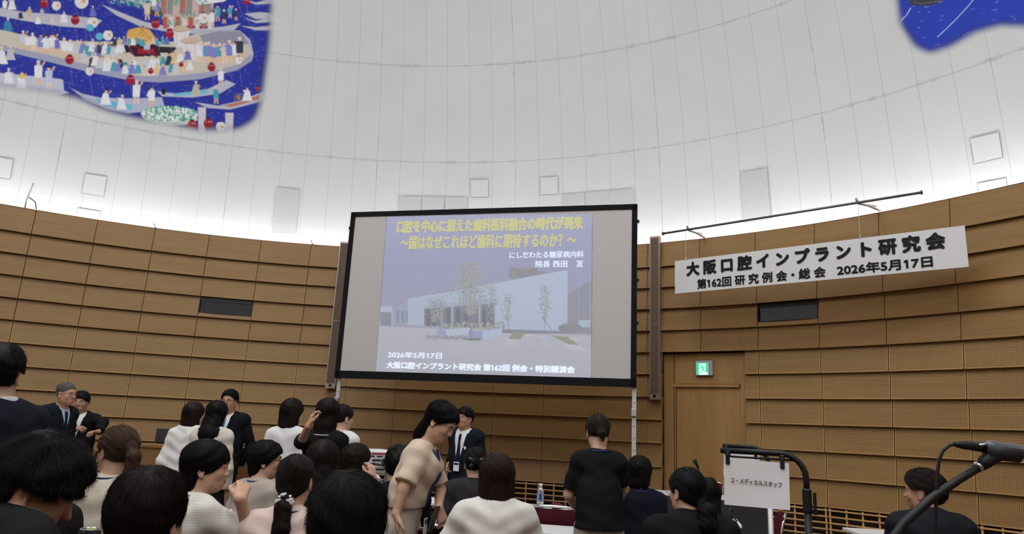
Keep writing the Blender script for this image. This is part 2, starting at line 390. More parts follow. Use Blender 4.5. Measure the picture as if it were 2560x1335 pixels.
m = MB(); m.box(((xl + xr) / 2, .13, ZP / 2), (PW + .5, .02, ZP + .3)); m.build('back_panel', M_back, portal)
# exit sign over the door
gx, gz = xpx(1763, 921); gw = abs(xpx(1784, 921)[0] - xpx(1741, 921)[0]); gh = abs(xpx(1763, 902)[1] - xpx(1763, 939)[1])
P0 = (pa + pb) / 2 + (pb - pa) / PW * gx; nin = np.array([math.sin(prz), -math.cos(prz)])
ex = empty('exit_sign', (*(P0 + nin * .03), gz), prz, 'green and white emergency exit sign with running figure above the oak door', 'sign')
m = MB(); m.rbox((0, -.012, 0), (gw, .05, gh), .008); m.build('housing', mat('pale_grey_housing', (.42, .40, .38), .5), ex)
Mg = mat('exit_green', (.0, .5, .2), .5, emit=(.01, .62, .26), es=1.6); Mw = mat('exit_white', (.8, .95, .88), .5, emit=(.62, .95, .82), es=1.6)
fx, fw, fh = -gw * .085, gw * .66, gh * .80
m = MB(); m.box((fx, -.039, -gh * .06), (fw, .006, fh)); m.build('lit_panel', Mw, ex)
def flat(name, polys, y, mm, parent):
    v = []; f = []
    for P in polys:
        b = len(v); n = len(P); v += [(p[0], y, p[1]) for p in P] + [(p[0], y + .002, p[1]) for p in P]
        f += [tuple(b + i for i in range(n)), tuple(b + n + i for i in range(n - 1, -1, -1))] + [(b + i, b + n + i, b + n + (i + 1) % n, b + (i + 1) % n) for i in range(n)]
    return mesh_obj(name, v, f, mm, parent)
def seg(a, b, w):
    d = np.array(b) - np.array(a); n = np.array([-d[1], d[0]]) / (np.linalg.norm(d) + 1e-9) * w / 2; a, b = np.array(a), np.array(b)
    return [tuple(a + n), tuple(a - n), tuple(b - n), tuple(b + n)]
def rp(P): return [(fx + p[0] * fw / 2, -gh * .06 + p[1] * fh / 2) for p in P]
S = []
S += [rp([(-1, -1), (-.58, -1), (-.58, 1), (-1, 1)]), rp([(.62, -.45), (1, -.8), (1, 1), (.62, 1)]), rp([(-1, .9), (1, .9), (1, 1), (-1, 1)])]
S += [rp(seg((-.02, .38), (.16, -.08), .24)), rp(seg((-.0, .40), (-.30, .28), .11)), rp(seg((-.30, .28), (-.46, .08), .10)), rp(seg((.06, .42), (.32, .34), .11)), rp(seg((.32, .34), (.38, .14), .10)),
      rp(seg((.14, -.02), (-.06, -.42), .15)), rp(seg((-.06, -.42), (-.34, -.74), .13)), rp(seg((.16, -.05), (.36, -.36), .15)), rp(seg((.36, -.36), (.60, -.36), .12))]
S.append(rp([(-.16 + .13 * math.cos(t * PI / 6), .62 + .13 * math.sin(t * PI / 6)) for t in range(12)]))
flat('pictogram', S, -.0445, Mg, ex)
# ------------------------------------------------------------------ column loudspeakers on the wall
M_colspk = mat('brown_speaker_cloth', (.125, .08, .055), .7); M_coledge = mat('champagne_edge', (.42, .34, .27), .35, .5)
def column(kc, z0, z1, w, lab):
    p = pk(kc, RW - .05); a = TH0 + DTH * kc; e = empty('column_speaker', (*p, z0), -a, lab, 'speaker', 'column speakers beside the screen')
    m = MB(); m.box((0, 0, (z1 - z0) / 2), (w, .11, z1 - z0)); m.build('cabinet', M_coledge, e)
    m = MB(); m.box((0, -.057, (z1 - z0) / 2 + .03), (w - .03, .006, z1 - z0 - .12)); m.build('speaker_cloth', M_colspk, e)
    m = MB(); m.box((0, -.0605, (z1 - z0) * .45), (w - .03, .004, .008)); m.build('joint_strip', M_coledge, e)
    m = MB(); m.box((0, -.0595, .05), (.045, .005, .045)); m.box((0, -.0625, .05), (.018, .004, .018)); m.build('badge', M_black, e)
column(5.715, 1.96, 4.60, .17, 'tall brown column loudspeaker on the wall left of the screen')
column(12.19, 1.97, 4.62, .16, 'tall brown column loudspeaker on the wall between screen and door')

# ------------------------------------------------------------------ lettering
def flag_ones(me, name):
    "the built-in figure one is a bare bar: give it its slanted flag"
    V = [tuple(v.co) for v in me.vertices]; F = [tuple(p.vertices) for p in me.polygons]; up_ = list(range(len(V)))
    def root(i):
        while up_[i] != i: up_[i] = up_[up_[i]]; i = up_[i]
        return i
    for f in F:
        for i in f[1:]: up_[root(i)] = root(f[0])
    G = {}
    for i in range(len(V)): G.setdefault(root(i), []).append(i)
    for g in G.values():
        if len(g) != 4: continue
        xs, ys = [V[i][0] for i in g], [V[i][1] for i in g]
        if abs(min(ys)) < .03 and .55 < max(ys) < .85 and max(xs) - min(xs) < .16:
            x, y, b = min(xs) + .004, max(ys), len(V); V += [(x, y, 0), (x - .125, y - .085, 0), (x - .125, y - .185, 0), (x, y - .115, 0)]; F.append((b, b + 1, b + 2, b + 3))
    bpy.data.meshes.remove(me); m2 = bpy.data.meshes.new(name); m2.from_pydata(V, [], F); return m2
def text_mesh(name, body, mm, parent, M, size_w, size_h, bold=0.0, depth=.004, keep=None, space=1.0):
    "lettering filling a box size_w x size_h; M places its lower left corner, letters face -y of M"
    t = bpy.data.curves.new(name, 'FONT'); t.body = body; t.offset = 0; t.extrude = 0; t.resolution_u = 3; t.space_character = space
    o = bpy.data.objects.new(name, t); COL.objects.link(o)
    me = bpy.data.meshes.new_from_object(o.evaluated_get(bpy.context.evaluated_depsgraph_get()))
    bpy.data.objects.remove(o); bpy.data.curves.remove(t)
    if '1' in body: me = flag_ones(me, name)
    n = len(me.vertices); co = np.empty(n * 3, np.float32); me.vertices.foreach_get('co', co); co = co.reshape(-1, 3)
    lo, hi = co.min(0), co.max(0); k = 10 if bold else 1
    sx, sz = (size_w - 2 * bold) / (hi[0] - lo[0]), (size_h - 2 * bold) / (hi[1] - lo[1])
    q = np.zeros((k, n, 3), np.float32)
    for i in range(k):                       # a heavier stroke: the glyph repeated around its outline
        ox, oz = (bold * math.cos(2 * PI * i / (k - 1)), bold * math.sin(2 * PI * i / (k - 1))) if i else (0, 0)
        q[i, :, 0] = (co[:, 0] - lo[0]) * sx + bold + ox; q[i, :, 2] = (co[:, 1] - lo[1]) * sz + bold + oz; q[i, :, 1] = -depth
    if k > 1:
        F = [tuple(p.vertices) for p in me.polygons]; me2 = bpy.data.meshes.new(name)
        me2.from_pydata(np.zeros((n * k, 3)).tolist(), [], [tuple(v + i * n for v in f) for i in range(k) for f in F]); bpy.data.meshes.remove(me); me = me2
    me.vertices.foreach_set('co', q.ravel()); me.materials.clear(); me.materials.append(mm); me.update()
    ob = bpy.data.objects.new(name, me); COL.objects.link(ob); ob.parent = parent; ob.matrix_local = M
    return ob
class Board:
    "an upright flat board fixed by its two lower corners, with pixel lookup"
    def __init__(s, xl, yl, xr, yr):
        s.a = np.array([xl, yl, 0.]); s.b = np.array([xr, yr, 0.]); s.w = float(np.linalg.norm(s.b - s.a)); s.d = (s.b - s.a) / s.w
        s.rz = math.atan2(s.d[1], s.d[0]); s.n = np.array([-s.d[1], s.d[0], 0])
    def px(s, u, v):
        p = on_plane(u, v, s.a, s.n); return float((p - s.a) @ s.d), float(p[2])
    def text(s, name, body, mm, parent, z0, bl, br, tl, bold=0, depth=.004, space=1.0):
        (x0, z), (x1, z1), (_, zt) = s.px(*bl), s.px(*br), s.px(*tl)
        return text_mesh(name, body, mm, parent, Matrix.Translation((x0, 0, (z + z1) / 2 - z0)), x1 - x0, zt - z, bold, depth, space=space)
# ------------------------------------------------------------------ banner on its rod
bn = Board(2.474, 10.416, 5.358, 8.0); BZ0, BZ1 = 3.516, 4.023
e = empty('banner', (*bn.a[:2], BZ0), bn.rz, 'wide white banner with black Japanese lettering hanging before the timber wall', 'banner')
m = MB(); m.box((bn.w / 2, .015, (BZ1 - BZ0) / 2), (bn.w, .022, BZ1 - BZ0)); m.build('board', mat('banner_white', (.74, .73, .73), .6), e)
M_ink = mat('banner_ink', (.025, .025, .027), .6)
bn.text('lettering', '大 阪 口 腔 イ ン プ ラ ン ト 研 究 会', M_ink, e, BZ0, (1716, 692), (2366, 622), (1716, 656), .012, space=1.0)
bn.text('lettering', '第162回 研 究 例 会・総 会', M_ink, e, BZ0, (1743, 722), (2065, 694), (1743, 697), .005)
bn.text('lettering', '2026年5月17日', M_ink, e, BZ0, (2093, 689), (2333, 668), (2093, 662), .005)
m = MB(); RA = on_plane(1657, 584, bn.a, bn.n); RB = on_plane(2305, 481, bn.a, bn.n)
e = empty('banner_rod', RA, 0, 'long grey steel rod hung on two brackets above the white banner', 'rod'); DV = RB - RA
m.tube([(0, 0, 0), DV * .5, DV], .017, 10); m.build('rod', mat('grey_steel', (.16, .16, .17), .35, .7), e, True)
for t in (-.002, .996): m = MB(); m.tube([DV * t, DV * (t + .006)], .028, 10); m.build('end_cap', mat('grey_steel', (.16, .16, .17), .35, .7), e, True)
for t in (.118, .79):
    p = DV * t; w = RA + p; a = math.atan2(w[0] - CX, w[1] - CY); rr = RW + .06 - math.hypot(w[0] - CX, w[1] - CY)
    o2 = np.array([math.sin(a), math.cos(a), 0]); zr = RING[0] - RA[2]
    m = MB(); m.tube([p + o2 * -.03 + [0, 0, .05], p + o2 * .03 + [0, 0, .0], p + o2 * (rr * .5) + [0, 0, zr * .5 + .02], p + o2 * rr + [0, 0, zr + .015], p + o2 * (rr + .03) + [0, 0, zr + .01]], .017, 6)
    m.tube([p + o2 * .03 + [0, 0, -.0], p + o2 * (rr * .9) + [0, 0, zr + .05]], .01, 6); m.build('bracket', M_alu, e, True)
for t in (.107, .792):
    p = DV * t; q = p + RA; q[2] = BZ1 - .01; q = q - RA
    m = MB(); m.tube([p, q], .003, 5); m.build('hanging_thread', mat('thread', (.6, .58, .55), .6), e)
    m = MB(); m.tube([q + (p - q) * .03, q + (p - q) * .10], .010, 6); m.build('thread_hook', M_alu, e)
# small fittings on the rim of the wall left of the screen
for (u, v, s, lab) in ((66, 505, 1.5, 'tall thin aerial bracket on the wall rim at the far left'), (390, 562, .8, 'small empty banner hook on the wall rim above the left boards'), (783, 602, .8, 'small empty banner hook on the wall rim close to the screen')):
    p = on_wall(u, v, RW + .08); p[2] = RING[0] - .02
    e = empty('rim_hook', p, 0, lab, 'bracket')
    m = MB()
    m.tube([(0, 0, 0), (-.01, 0, .10 * s), (.02, 0, .20 * s), (.05, 0, .30 * s)] if s > 1 else [(.03, 0, 0), (-.02, 0, .05), (-.035, 0, .10)], .012 if s > 1 else .012, 6)
    m.build('post', M_alu, e, True)
    if s > 1:
        m = MB(); m.tube([(.02, .0, .21), (.13, .02, .14), (.17, .02, .02)], .008, 6); m.build('cable', M_black, e, True)
# ------------------------------------------------------------------ projection screen on its legs
sc = Board(-2.552, 10.566, 1.732, 9.5); SZ0, SZ1 = 2.032, 4.601
e = empty('projection_screen', (*sc.a[:2], 0), sc.rz, 'large black framed projection screen showing a slide with yellow Japanese title', 'screen'); SCR = e
M_border = mat('black_velvet', (.012, .012, .014), .9, spec=.1)
m = MB(); bw = .075
m.box((sc.w / 2, .02, SZ0 + .055), (sc.w, .04, .11)); m.box((sc.w / 2, .02, SZ1 - bw / 2), (sc.w, .04, bw))
m.box((bw / 2, .02, (SZ0 + SZ1) / 2), (bw, .04, SZ1 - SZ0)); m.box((sc.w - bw / 2, .02, (SZ0 + SZ1) / 2), (bw, .04, SZ1 - SZ0)); m.build('border', M_border, e)
m = MB(); m.box((sc.w / 2, .02, (SZ0 + SZ1) / 2), (sc.w - .08, .012, SZ1 - SZ0 - .08)); m.build('screen_cloth', mat('screen_cloth', (.56, .53, .515), .9, spec=.1), e)
for x in (.05, sc.w - .03):
    g = MB(); g.box((x, .075, 1.25), (.055, .035, 2.5)); lg = g.build('leg', mat('white_alu', (.62, .61, .60), .4, .3), e)
    g = MB(); g.rbox((x, .05, 1.70), (.075, .07, .10), .01); g.build('clamp', M_alu, lg)
    for i in range(9): g = MB(); g.tube([(x, .0575, .9 + i * .155), (x, .056, .9 + i * .155)], .008, 8); g.build('hole', M_black, lg)
    g = MB(); g.box((x, .075, .02), (.06, .9, .04)); g.build('foot', mat('white_alu', (.6, .6, .6), .4, .3), lg)
for (x, z) in ((0, 4.35), (sc.w, 4.35), (sc.w, 2.9), (sc.w, 3.5)): g = MB(); g.rbox((x + (.012 if x else -.012), .03, z), (.03, .03, .045), .006); g.build('latch', M_black, e)

# ------------------------------------------------------------------ a little paint box (areas of flat colour on a grid)
class Paint:
    def __init__(s, x0, y0, x1, y1, ss):
        s.x0, s.y0, s.ss = x0, y0, ss; s.w, s.h = int((x1 - x0) * ss), int((y1 - y0) * ss); s.c = np.zeros((s.h, s.w, 4), np.float32)
    def _blk(s, P, pad=0):
        a = [(min(p[i] for p in P) - (s.x0, s.y0)[i]) * s.ss - pad for i in (0, 1)]; b = [(max(p[i] for p in P) - (s.x0, s.y0)[i]) * s.ss + pad for i in (0, 1)]
        i0, i1 = max(0, int(a[0])), min(s.w, int(b[0]) + 2); j0, j1 = max(0, int(a[1])), min(s.h, int(b[1]) + 2)
        if i1 <= i0 or j1 <= j0: return None
        X, Y = np.meshgrid((np.arange(i0, i1) + .5) / s.ss + s.x0, (np.arange(j0, j1) + .5) / s.ss + s.y0); return i0, i1, j0, j1, X, Y
    def _put(s, B, M, col, a=1.0):
        i0, i1, j0, j1 = B[:4]; M = M.astype(np.float32)[..., None] * a; d = s.c[j0:j1, i0:i1]; d[..., :3] = d[..., :3] * (1 - M) + np.array(col, np.float32) * M
        d[..., 3:] = np.maximum(d[..., 3:], M)
    def poly(s, P, col, a=1.0):
        B = s._blk(P)
        if B is None: return
        X, Y = B[4], B[5]; ins = np.zeros(X.shape, bool); n = len(P)
        for i in range(n):
            (xa, ya), (xb, yb) = P[i], P[(i + 1) % n]
            if ya == yb: continue
            ins ^= ((ya > Y) != (yb > Y)) & (X < (xb - xa) * (Y - ya) / (yb - ya) + xa)
        s._put(B, ins, col, a)
    def ell(s, cx, cy, rx, ry, col, a=1.0):
        B = s._blk([(cx - rx, cy - ry), (cx + rx, cy + ry)])
        if B is None: return
        s._put(B, ((B[4] - cx) / rx)**2 + ((B[5] - cy) / ry)**2 < 1, col, a)
    def line(s, P, w, col, a=1.0):
        for (p, q) in zip(P[:-1], P[1:]):
            B = s._blk([p, q], w * s.ss + 1)
            if B is None: continue
            d = np.array(q) - np.array(p); l2 = float(d @ d) + 1e-9; t = np.clip(((B[4] - p[0]) * d[0] + (B[5] - p[1]) * d[1]) / l2, 0, 1)
            s._put(B, np.hypot(B[4] - p[0] - t * d[0], B[5] - p[1] - t * d[1]) < w / 2, col, a)
    def dabs(s, n, box, cols, r, rnd, inside=None, asp=1.0):
        for _ in range(n):
            x, y = rnd.uniform(box[0], box[2]), rnd.uniform(box[1], box[3])
            if inside and not inside(x, y): continue
            q = rnd.uniform(*r); s.ell(x, y, q, q * asp, rnd.choice(cols))
def srgb(r, g, b): return tuple((c / 255 / 12.92) if c / 255 <= .04045 else ((c / 255 + .055) / 1.055)**2.4 for c in (r, g, b))
def paint_object(name, pb, pos, mm, parent, step, mask=False):
    "grid of small faces carrying the painted colours; pos maps a pixel of the paint box to its place"
    nx, ny = int(pb.w / step), int(pb.h / step); c = pb.c[:ny * step, :nx * step].reshape(ny, step, nx, step, 4).mean((1, 3))
    us = pb.x0 + np.arange(nx + 1) * step / pb.ss; vs_ = pb.y0 + np.arange(ny + 1) * step / pb.ss
    V = pos(us, vs_)
    idx = np.arange((nx + 1) * (ny + 1)).reshape(ny + 1, nx + 1)
    Q = np.stack([idx[:-1, :-1], idx[1:, :-1], idx[1:, 1:], idx[:-1, 1:]], -1)
    keep = np.ones((ny, nx), bool) if not mask else c[..., 3] > .003
    o = np_mesh(name, V.reshape(-1, 3), Q[keep].reshape(-1, 4), mm, parent, smooth=True)
    cc = np.zeros((ny + 1, nx + 1, 4), np.float32); wt = np.zeros((ny + 1, nx + 1, 1), np.float32)
    for dj in (0, 1):
        for di in (0, 1): cc[dj:ny + dj, di:nx + di] += c; wt[dj:ny + dj, di:nx + di] += 1
    cc /= wt
    at_ = o.data.color_attributes.new('Paint', 'FLOAT_COLOR', 'POINT'); at_.data.foreach_set('color', cc.ravel()); return o
def paint_mat(name, rough=.9, emit=0.0, alpha=False, gain=1.0):
    m = mat(name, (1, 1, 1), rough, spec=.1); b = m.node_tree.nodes['Principled BSDF']; a = N(m, 'ShaderNodeVertexColor', layer_name='Paint')
    L(m, a.outputs[0], b.inputs['Base Color'])
    if emit: L(m, a.outputs[0], b.inputs['Emission Color']); b.inputs['Emission Strength'].default_value = emit
    if alpha: L(m, a.outputs[1], b.inputs['Alpha'])
    return m
# ------------------------------------------------------------------ the slide (a photograph of a white clinic under a violet sky)
def slide():
    rnd = random.Random(3); S = Paint(930, 528, 1486, 952, 2)
    Lx = lambda y: 966 - (y - 543) * (966 - 938) / (931 - 543); Rx = lambda y: 1481 - (y - 530) * .008
    top, bot = 534, 948
    for i in range(60):
        y0 = top + (bot - top) * i / 60; y1 = y0 + (bot - top) / 60 + .6; t = max(0, min(1, (y0 - 534) / 250))
        S.poly([(Lx(y0), y0), (Rx(y0), y0), (Rx(y1), y1), (Lx(y1), y1)], srgb(165 - 9 * math.sin(t * 3), 165 - 7 * math.sin(t * 3), 192 - 10 * t))
    G = srgb(184, 186, 196)
    S.poly([(946, 815), (1100, 822), (1478, 838), (1478, 948), (936, 948)], G)
    for i in range(70): y = rnd.uniform(822, 940); x = rnd.uniform(950, 1440); S.line([(x, y), (x + rnd.uniform(20, 80), y + rnd.uniform(-1, 3))], rnd.uniform(.6, 1.6), rnd.choice([srgb(176, 178, 190), srgb(192, 193, 201), srgb(180, 180, 188)]))
    S.ell(1325, 690, 50, 15, srgb(146, 143, 148)); S.dabs(60, (1275, 672, 1345, 692), [srgb(150, 146, 146), srgb(139, 137, 143)], (3, 7), rnd)
    S.poly([(949, 766), (981, 766), (981, 815), (948, 815)], srgb(180, 190, 206)); S.poly([(950, 780), (978, 780), (978, 814), (950, 814)], srgb(140, 142, 154))
    S.poly([(980, 770), (1028, 741), (1028, 812), (980, 812)], srgb(160, 168, 188)); S.line([(980, 770), (1030, 740)], 1.5, srgb(140, 144, 160))
    for x in (990, 1003, 1014): S.poly([(x, 778), (x + 7, 776), (x + 7, 806), (x, 806)], srgb(140, 144, 160))
    W = srgb(176, 188, 208)
    S.poly([(1020, 744), (1128, 728), (1230, 706), (1419, 673), (1418, 830), (1240, 828), (1018, 812)], W)
    S.poly([(1240, 706), (1419, 673), (1418, 830), (1240, 826)], srgb(180, 192, 212)); S.line([(1020, 744), (1150, 722), (1240, 706), (1419, 673)], 1.6, srgb(138, 142, 158))
    S.poly([(1060, 768), (1236, 754), (1236, 822), (1060, 814)], srgb(128, 130, 140))
    for x in (1066, 1080, 1098, 1116, 1140, 1160, 1205, 1222): S.poly([(x, 772), (x + 9, 771), (x + 9, 816), (x, 815)], srgb(110, 112, 122))
    for x in (1101, 1128, 1196): S.poly([(x, 762), (x + 5, 762), (x + 5, 820), (x, 820)], srgb(170, 178, 194))
    S.poly([(1060, 764), (1238, 746), (1238, 758), (1060, 772)], srgb(166, 176, 192))
    S.poly([(1419, 735), (1478, 700), (1477, 836), (1419, 826)], srgb(144, 146, 158))
    for y in range(712, 800, 7): S.line([(1420, y + 24), (1477, y)], .8, srgb(156, 158, 170))
    for x in (1447, 1475): S.line([(x, 690), (x, 830)], 1.4, srgb(170, 174, 186))
    S.poly([(1446, 800), (1476, 800), (1474, 818), (1446, 818)], srgb(172, 190, 200))
    S.poly([(1240, 822), (1418, 828), (1450, 834), (1240, 834)], srgb(136, 138, 148)); S.ell(1425, 820, 30, 12, srgb(140, 141, 146))
    def tree(x, y0, y1, r, n, cols, tr=1.2):
        S.line([(x, y1), (x + 2, y0 + 10)], tr, srgb(120, 118, 126))
        for _ in range(n):
            t = rnd.random(); yy = y0 + (y1 - y0) * t * .8; w = r * math.sin(PI * min(1, t * .9 + .1)) ** .7
            S.ell(x + rnd.gauss(0, w * .45), yy, rnd.uniform(.9, 2.4), rnd.uniform(.8, 1.8), rnd.choice(cols))
    gr = [srgb(152, 157, 152), srgb(164, 166, 156), srgb(142, 147, 146), srgb(172, 172, 162), srgb(157, 162, 166)]
    tree(1175, 655, 822, 46, 1500, gr, 2.2); tree(1228, 715, 822, 24, 160, gr); tree(1085, 748, 818, 24, 170, gr); tree(1102, 742, 818, 18, 90, gr); tree(1270, 735, 824, 22, 150, gr); tree(1362, 714, 826, 20, 170, gr)
    S.line([(1356, 790), (1380, 828)], 1.4, srgb(124, 122, 128))
    S.dabs(160, (1100, 806, 1260, 824), gr + [srgb(170, 170, 150)], (1.5, 3.5), rnd)
    S.poly([(1092, 822), (1112, 822), (1117, 840), (1092, 839)], srgb(160, 166, 196)); S.poly([(1112, 823), (1175, 819), (1180, 832), (1117, 841)], srgb(186, 196, 214))
    S.poly([(1170, 826), (1206, 828), (1206, 849), (1170, 846)], srgb(158, 164, 196)); S.poly([(1206, 828), (1255, 820), (1255, 836), (1206, 849)], srgb(182, 194, 214))
    S.dabs(90, (1065, 838, 1170, 848), [srgb(160, 160, 168), srgb(150, 150, 160)], (2, 5), rnd, asp=.4)
    S.dabs(50, (1160, 845, 1200, 851), [srgb(130, 128, 134)], (2, 4), rnd, asp=.4); S.line([(1176, 818), (1176, 848)], 1.6, srgb(118, 114, 120)); S.line([(1176, 818), (1188, 848)], 1.2, srgb(118, 114, 120))
    S.poly([(1284, 830), (1312, 832), (1300, 848), (1270, 846)], srgb(150, 150, 128)); S.poly([(1376, 838), (1420, 842), (1446, 862), (1420, 860)], srgb(152, 152, 130))
    for i in range(3): S.poly([(1268 - i * 3, 849 + i * 4), (1298 - i * 3, 850 + i * 4), (1297 - i * 3, 853 + i * 4), (1266 - i * 3, 852 + i * 4)], srgb(198, 198, 206))
    for i in range(3): S.poly([(1408 + i * 6, 862 + i * 5), (1452 + i * 6, 863 + i * 5), (1458 + i * 6, 867 + i * 5), (1412 + i * 6, 865 + i * 5)], srgb(200, 200, 208))
    for (x, y) in ((1256, 833), (1313, 837), (1344, 841), (1424, 846)): S.poly([(x, y), (x + 24, y + 1), (x + 24, y + 4), (x, y + 3)], srgb(196, 202, 216))
    S.line([(1346, 843), (1350, 866)], .8, srgb(160, 160, 170))
    def pos(us, vs_):
        out = np.zeros((len(vs_), len(us), 3))
        for j, v in enumerate(vs_):
            for i, u in enumerate(us):
                x, z = sc.px(u, v); out[j, i] = (x, .0095, z)
        return out
    # keep only the slide's own outline
    X, Y = np.meshgrid((np.arange(S.w) + .5) / 2 + S.x0, (np.arange(S.h) + .5) / 2 + S.y0)
    ok = (X > Lx(Y)) & (X < Rx(Y)) & (Y < 934 + (X - 938) * .022) & (Y > 541 - (X - 966) * .024); S.c[..., :3] = S.c[..., :3] * .80 + np.array(srgb(166, 170, 188), np.float32) * .20; S.c[~ok] = 0
    return paint_object('projected_slide', S, pos, paint_mat('slide_light', emit=.55), SCR, 2, mask=True)
slide()
M_yel = mat('slide_yellow', (.56, .545, .33), .9, emit=(.66, .64, .36), es=.70); M_wht = mat('slide_white', (.66, .70, .77), .9, emit=(.74, .78, .86), es=.85)
sc.text('slide_lettering', '口腔を中心に据えた歯科医科融合の時代が到来', M_yel, SCR, 0, (990, 583), (1457, 573), (990, 551), .0085, depth=-.006)
sc.text('slide_lettering', '～国はなぜこれほど歯科に期待するのか？～', M_yel, SCR, 0, (999, 625), (1441, 617), (999, 590), .0065, depth=-.006)
sc.text('slide_lettering', 'にしだわたる糖尿病内科', M_wht, SCR, 0, (1273, 646), (1459, 644), (1273, 629), .002, depth=-.006)
sc.text('slide_lettering', '院長 西田　亙', M_wht, SCR, 0, (1338, 669), (1458, 667), (1338, 652), .002, depth=-.006)
sc.text('slide_lettering', '2026年5月17日', M_wht, SCR, 0, (968, 895), (1104, 897), (968, 879), .0035, depth=-.006)
sc.text('slide_lettering', '大阪口腔インプラント研究会 第162回 例会・特別講演会', M_wht, SCR, 0, (965, 923), (1437, 932), (965, 905), .006, depth=-.006)
# ------------------------------------------------------------------ the painted murals on the dome
def dome_grid(us, vs_, off):
    out = np.zeros((len(vs_), len(us), 3))
    for j, v in enumerate(vs_):
        for i, u in enumerate(us): out[j, i] = dome_hit(u, v, off)
    return out
def blur(a, n):
    for ax in (0, 1):
        for _ in range(2):
            c = np.cumsum(np.pad(a, [(n + 1, n) if i == ax else (0, 0) for i in (0, 1)], mode='edge'), axis=ax)
            a = (np.take(c, range(2 * n + 1, c.shape[ax]), ax) - np.take(c, range(0, c.shape[ax] - 2 * n - 1), ax)) / (2 * n + 1)
    return a
SKN = [srgb(232, 190, 150), srgb(226, 180, 140), srgb(240, 205, 170)]
HAIR_ = srgb(42, 38, 48); WHT = srgb(232, 232, 238)
ROBES = [WHT, WHT, WHT, srgb(112, 116, 190), srgb(222, 205, 192), srgb(84, 160, 178), srgb(60, 62, 84), srgb(226, 196, 140), srgb(206, 204, 214), srgb(130, 135, 200)]
def festival():
    rnd = random.Random(5); S = Paint(-70, -60, 700, 345, 2)
    out = [(-400, -400), (680, -400), (674, 40), (670, 110), (660, 180), (650, 250), (636, 296), (596, 320), (500, 322), (420, 305), (340, 292), (262, 272), (190, 240), (120, 226), (20, 214), (-400, 150)]
    S.poly(out, srgb(46, 54, 148)); a = blur(S.c[..., 3].copy(), 26); S.c[..., 3] = 0
    S.c[..., :3] = srgb(46, 54, 148)
    base = a.copy()
    for _ in range(1500):
        x, y = rnd.uniform(-70, 670), rnd.uniform(-60, 330); w = rnd.uniform(2, 6); S.line([(x, y), (x + w * .5, y + .9), (x + w, y + .3)], .55, srgb(150, 160, 220))
    S.c[..., 3] = np.where(S.c[..., 3] > 0, base, base)
    HUL, HUL2, DECK = srgb(190, 190, 204), srgb(162, 163, 186), srgb(205, 196, 182)
    def boat(P, col=HUL, deck=None, edge=True):
        S.poly(P, col)
        if deck: S.poly(deck, DECK)
        if edge: S.line(P + P[:1], .7, srgb(110, 108, 130))
    def fig(x, y, h, robe=None, pose='stand', lean=0, hat=None):
        robe = robe or rnd.choice(ROBES); sk = rnd.choice(SKN); w = h * .17; k = lean
        if pose == 'stand':
            S.line([(x - w * .5, y), (x - w * .25 + k * .4, y - h * .38)], h * .075, sk); S.line([(x + w * .6, y), (x + w * .25 + k * .4, y - h * .38)], h * .075, sk)
            S.poly([(x - w * .9 + k * .3, y - h * .28), (x + w * .9 + k * .3, y - h * .28), (x + w * 1.0 + k * .8, y - h * .78), (x + k * .9, y - h * .86), (x - w * 1.0 + k * .8, y - h * .78)], robe)
            hy = y - h * .92
        else:
            S.poly([(x - w * 1.9, y), (x + w * 1.9, y), (x + w * 1.3, y - h * .30), (x + w * .9, y - h * .62), (x, y - h * .72), (x - w * .9, y - h * .62), (x - w * 1.4, y - h * .28)], robe); hy = y - h * .80
        fx_ = x + k
        dark = tuple(c * .55 for c in robe); S.line([(fx_ - w * .1, hy + h * .12), (fx_ + w * .2, hy + h * .34)], .6, dark); S.line([(x - w * .8, y - h * .3), (x + w * .7, y - h * .33)], .6, dark)
        if rnd.random() < .6: S.line([(fx_ + w * .8, hy + h * .15), (fx_ + w * 1.5, hy + h * rnd.uniform(-.15, .35))], h * .06, sk)
        if rnd.random() < .6: S.line([(fx_ - w * .8, hy + h * .15), (fx_ - w * 1.4, hy + h * rnd.uniform(.05, .4))], h * .075, robe)
        S.ell(fx_, hy, h * .075, h * .095, sk); S.ell(fx_, hy - h * .05, h * .075, h * .055, HAIR_ if rnd.random() < .35 else srgb(222, 214, 206))
        if hat: S.poly([(fx_ - h * .06, hy - h * .08), (fx_ + h * .06, hy - h * .08), (fx_ + h * .02, hy - h * .26)], HAIR_)
    def lantern(x, y, r, kind):
        col = {'r': srgb(150, 34, 52), 'w': srgb(232, 228, 226), 't': srgb(100, 182, 204)}[kind]
        S.line([(x, y + r), (x + r * .8, y + r * 6)], .5, srgb(150, 156, 200)); S.ell(x, y, r, r * (1.08 if kind != 't' else .9), col)
        if kind == 'w':
            for i in range(-3, 4): S.line([(x - r * math.sqrt(1 - (i / 4)**2), y + r * i / 3.6), (x + r * math.sqrt(1 - (i / 4)**2), y + r * i / 3.6)], .45, srgb(176, 166, 172))
            S.ell(x + r * .3, y, r * .3, r * .3, srgb(212, 160, 140))
        if kind == 'r':
            for q in (-.5, .1, .6): S.ell(x + r * q, y - r * .4, r * .1, r * .1, srgb(226, 214, 214))
        if kind != 't': S.poly([(x - r * .45, y - r * 1.2), (x + r * .45, y - r * 1.2), (x + r * .5, y - r * .95), (x - r * .5, y - r * .95)], HAIR_)
    # boats at the top
    boat([(-70, 12), (0, 20), (60, 30), (150, 36), (240, 46), (256, 51), (232, 72), (150, 66), (60, 52), (0, 40), (-70, 30)])
